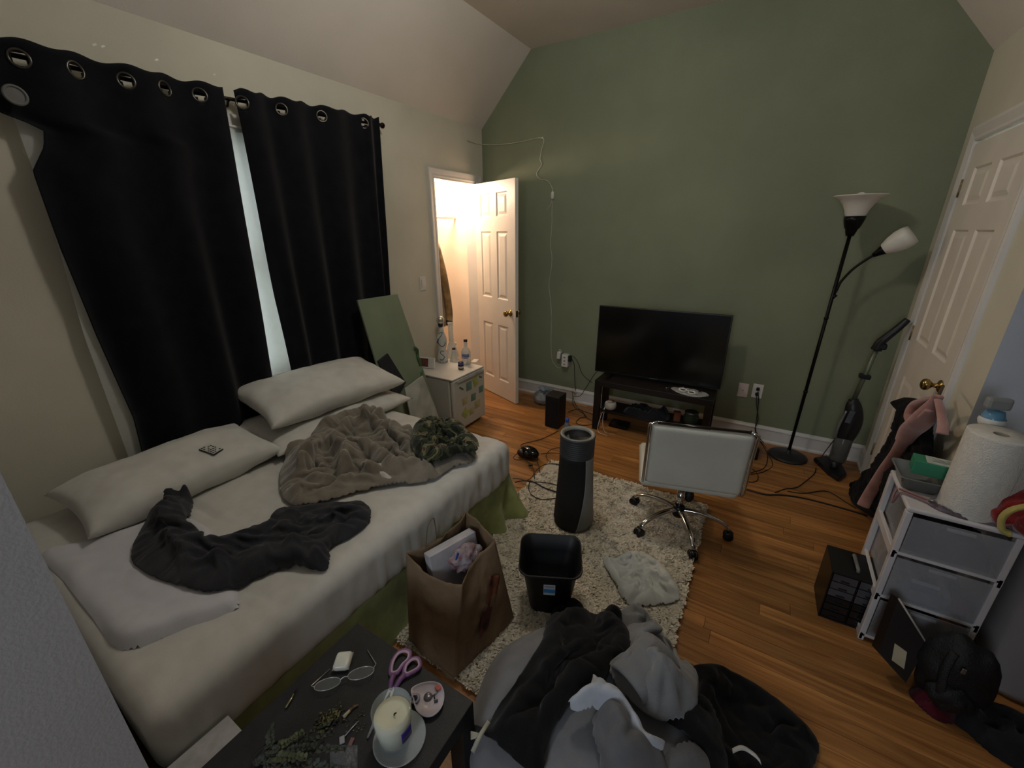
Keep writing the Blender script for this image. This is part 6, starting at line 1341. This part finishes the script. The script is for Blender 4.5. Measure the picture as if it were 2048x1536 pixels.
t = thing('jacket_tag', 'folded white care tag on the black jacket', 'tag', onto(1490, 1505, lambda x, y: bp2(x, y)+.07))
P_ = [onto(x, y, lambda x, y: bp2(x, y)+.075) for x, y in ((1464, 1497), (1478, 1492), (1492, 1493), (1510, 1505), (1520, 1520))]
mb = MB(); mb.grid(lambda u, v: (lambda c_: c_+Vector((.004*v, -.014*v, .003*math.sin(u*7))))(catmull(P_, 6)[min(24, int(u*24))]), 24, 2); mb.build('tag_ribbon', mat('white_satin_tag', '#b9bbb8', .6), t, True, .0008)
MB().tube([az(x, y, z) for x, y, z in ((1600, 1462, .05), (1607, 1450, .07), (1612, 1462, .06), (1618, 1478, .045))], .003, 6, smooth_n=5).build('drawstring', BLKF, None); tag(bpy.data.objects['drawstring'], 'short black drawstring sticking up from the black jacket hem', 'drawstring')
bp3 = lambda x, y: bagz(x, y)+.03
HG = fabric('mid_grey_fleece', '#7b7c7d', '#6f7072', 260, .5, 1, .3)
hg = pxs([(1212, 1222), (1240, 1232), (1252, 1222), (1285, 1236), (1308, 1262), (1332, 1295), (1345, 1338), (1372, 1358), (1388, 1395), (1390, 1425), (1385, 1440), (1345, 1450), (1300, 1438), (1262, 1408), (1238, 1385), (1220, 1352), (1222, 1330), (1242, 1328), (1262, 1338), (1268, 1318), (1255, 1275), (1238, 1246), (1222, 1248)], bp3)
cloth('grey_hoodie', 'grey fleece hoodie bunched on the right of the beanbag with an open cuff', 'hoodie', hg, bp3, HG, .055, .025, [(pxs([(1262, 1245), (1285, 1300), (1310, 1370), (1350, 1420)], bp3), .03, .04), (pxs([(1300, 1290), (1325, 1350), (1360, 1400)], bp3), .022, .03), (pxs([(1290, 1290), (1310, 1280)], bp3), .015, .03)], (.026, 6, 1.5), 0, .0115, 21.4, sim=dict(on=[I1, FL0], bend=.15, sd=.006, th=.005))
s0_ = onto(1255, 1370, lambda x, y: bagz(x, y)+.075); dd = (s0_-EYE).length
e1_ = (EYE+ray(1287, 1408).normalized()*dd)-(EYE+ray(1226, 1334).normalized()*dd); r1_ = e1_.length/2; e1_.normalize()
axs = Vector((.55, .70, .05)); axs = (axs-e1_*axs.dot(e1_)).normalized(); e2_ = axs.cross(e1_)
mb = MB(); mb.grid(lambda u, v: s0_+axs*(.16*v)+Vector((0, 0, -.03*v))+e1_*(r1_*(1+.15*v)*math.cos(2*PI*u)*(1+.05*math.sin(6*PI*u)))+e2_*(r1_*(.52+.3*v)*math.sin(2*PI*u)), 40, 10, closeu=True)
tag(mb.build('hoodie_sleeve', HG, None, True, .008), 'open grey sleeve cuff gaping at the front of the bunched hoodie', 'sleeve')
bp4 = lambda x, y: bagz(x, y)+.012
GS = fabric('light_grey_sweat_cloth', '#6c6c6e', '#616163', 260, .4, 1, .2)
gs = pxs([(1190, 1432), (1215, 1425), (1245, 1438), (1262, 1462), (1285, 1492), (1320, 1508), (1330, 1540), (1320, 1575), (1220, 1575), (1198, 1520), (1186, 1470)], bp4)
cloth('grey_joggers', 'grey joggers leg with dark slits at the bottom edge of the clothes pile', 'trousers', gs, bp4, GS, .04, .022, [(pxs([(1205, 1450), (1230, 1500), (1250, 1550)], bp4), .03, .03)], (.018, 6, 1.3), 0, .0115, 25.1, sim=dict(on=[I1, FL0], bend=.12, sd=.006, th=.005))
for a, b_ in (((1228, 1462), (1240, 1448)), ((1238, 1478), (1258, 1468))):
    MB().tube([onto(x, y, lambda x, y: bp4(x, y)+.05) for x, y in (a, b_)], .005, 6).build('dark_slit', BLJ, bpy.data.objects['grey_joggers'])
gs2 = pxs([(1330, 1510), (1350, 1492), (1380, 1482), (1410, 1500), (1432, 1530), (1440, 1570), (1330, 1570), (1322, 1530)], bp4)
cloth('grey_tshirt', 'smooth grey shirt bundle at the bottom edge right of the joggers', 'shirt', gs2, bp4, GS, .03, .03, (), (.008, 5, 1), .001, .012, 28.1)
bp5 = lambda x, y: bagz(x, y)+.06
ws = pxs([(1188, 1350), (1196, 1366), (1215, 1378), (1240, 1398), (1262, 1425), (1280, 1455), (1290, 1475), (1332, 1492), (1322, 1505), (1290, 1508), (1268, 1485), (1250, 1450), (1225, 1432), (1190, 1424), (1155, 1428), (1134, 1418), (1150, 1398), (1180, 1380)], bp5)
cloth('white_sock', 'pale bluish white cloth strip lying across the grey clothes pile', 'cloth', ws, bp5, fabric('pale_blue_white_cloth', '#b3b7bf', '#a4a9b2', 400, .2), .018, .012, [(pxs([(1160, 1412), (1200, 1395), (1240, 1420), (1275, 1475)], bp5), .016, .012)], (.008, 10, 1), 0, .008, 31.0, sim=dict(on=[I2, FL0], bend=.1, sd=.004, th=.004))
ls = pxs([(1345, 1298), (1362, 1318), (1380, 1345), (1391, 1385), (1394, 1425), (1386, 1445), (1372, 1420), (1360, 1370), (1348, 1335)], bp3)
cloth('pale_grey_shirt', 'pale grey cloth edge showing at the right rim of the bunched hoodie', 'shirt', ls, lambda x, y: bagz(x, y)+.02, fabric('pale_grey_cloth', '#96988f', None, 300, .3), .045, .018, (), (.008, 8, 1), .001, .008, 33.0)
t = thing('white_cord_end', 'stiff cream cord with a frayed knot beside the black coat', 'cord', az(960, 1470, .42))
MB().tube([az(978, 1443, .47), az(962, 1468, .46), az(945, 1504, .45)], .0055, 10).build('cord_stick', mat('cream_cotton_cord', '#a8a594', .8), t)
for k in range(5): MB().tube([az(958, 1468, .46), az(950, 1466+k*2.4, .458), az(942, 1464+k*3.4, .455)], .0022, 6).build('frayed_strand', MC['cream_cotton_cord'], t)
# ================================================ let the cloths fall into place
run_sims()
_P = [(p.x, p.y) for p in cam_o]; _o = bpy.data.objects['throw_blanket']          # the blanket is pressed flat under the garment
for v in _o.data.vertices:
    if inpoly(v.co.x, v.co.y, _P) and v.co.z > BZ+.052: v.co.z = BZ+.052+(v.co.z-BZ-.052)*.1
for o in [o for o in bpy.data.objects if o.name.startswith('solver_block')]: bpy.data.objects.remove(o, do_unlink=True)
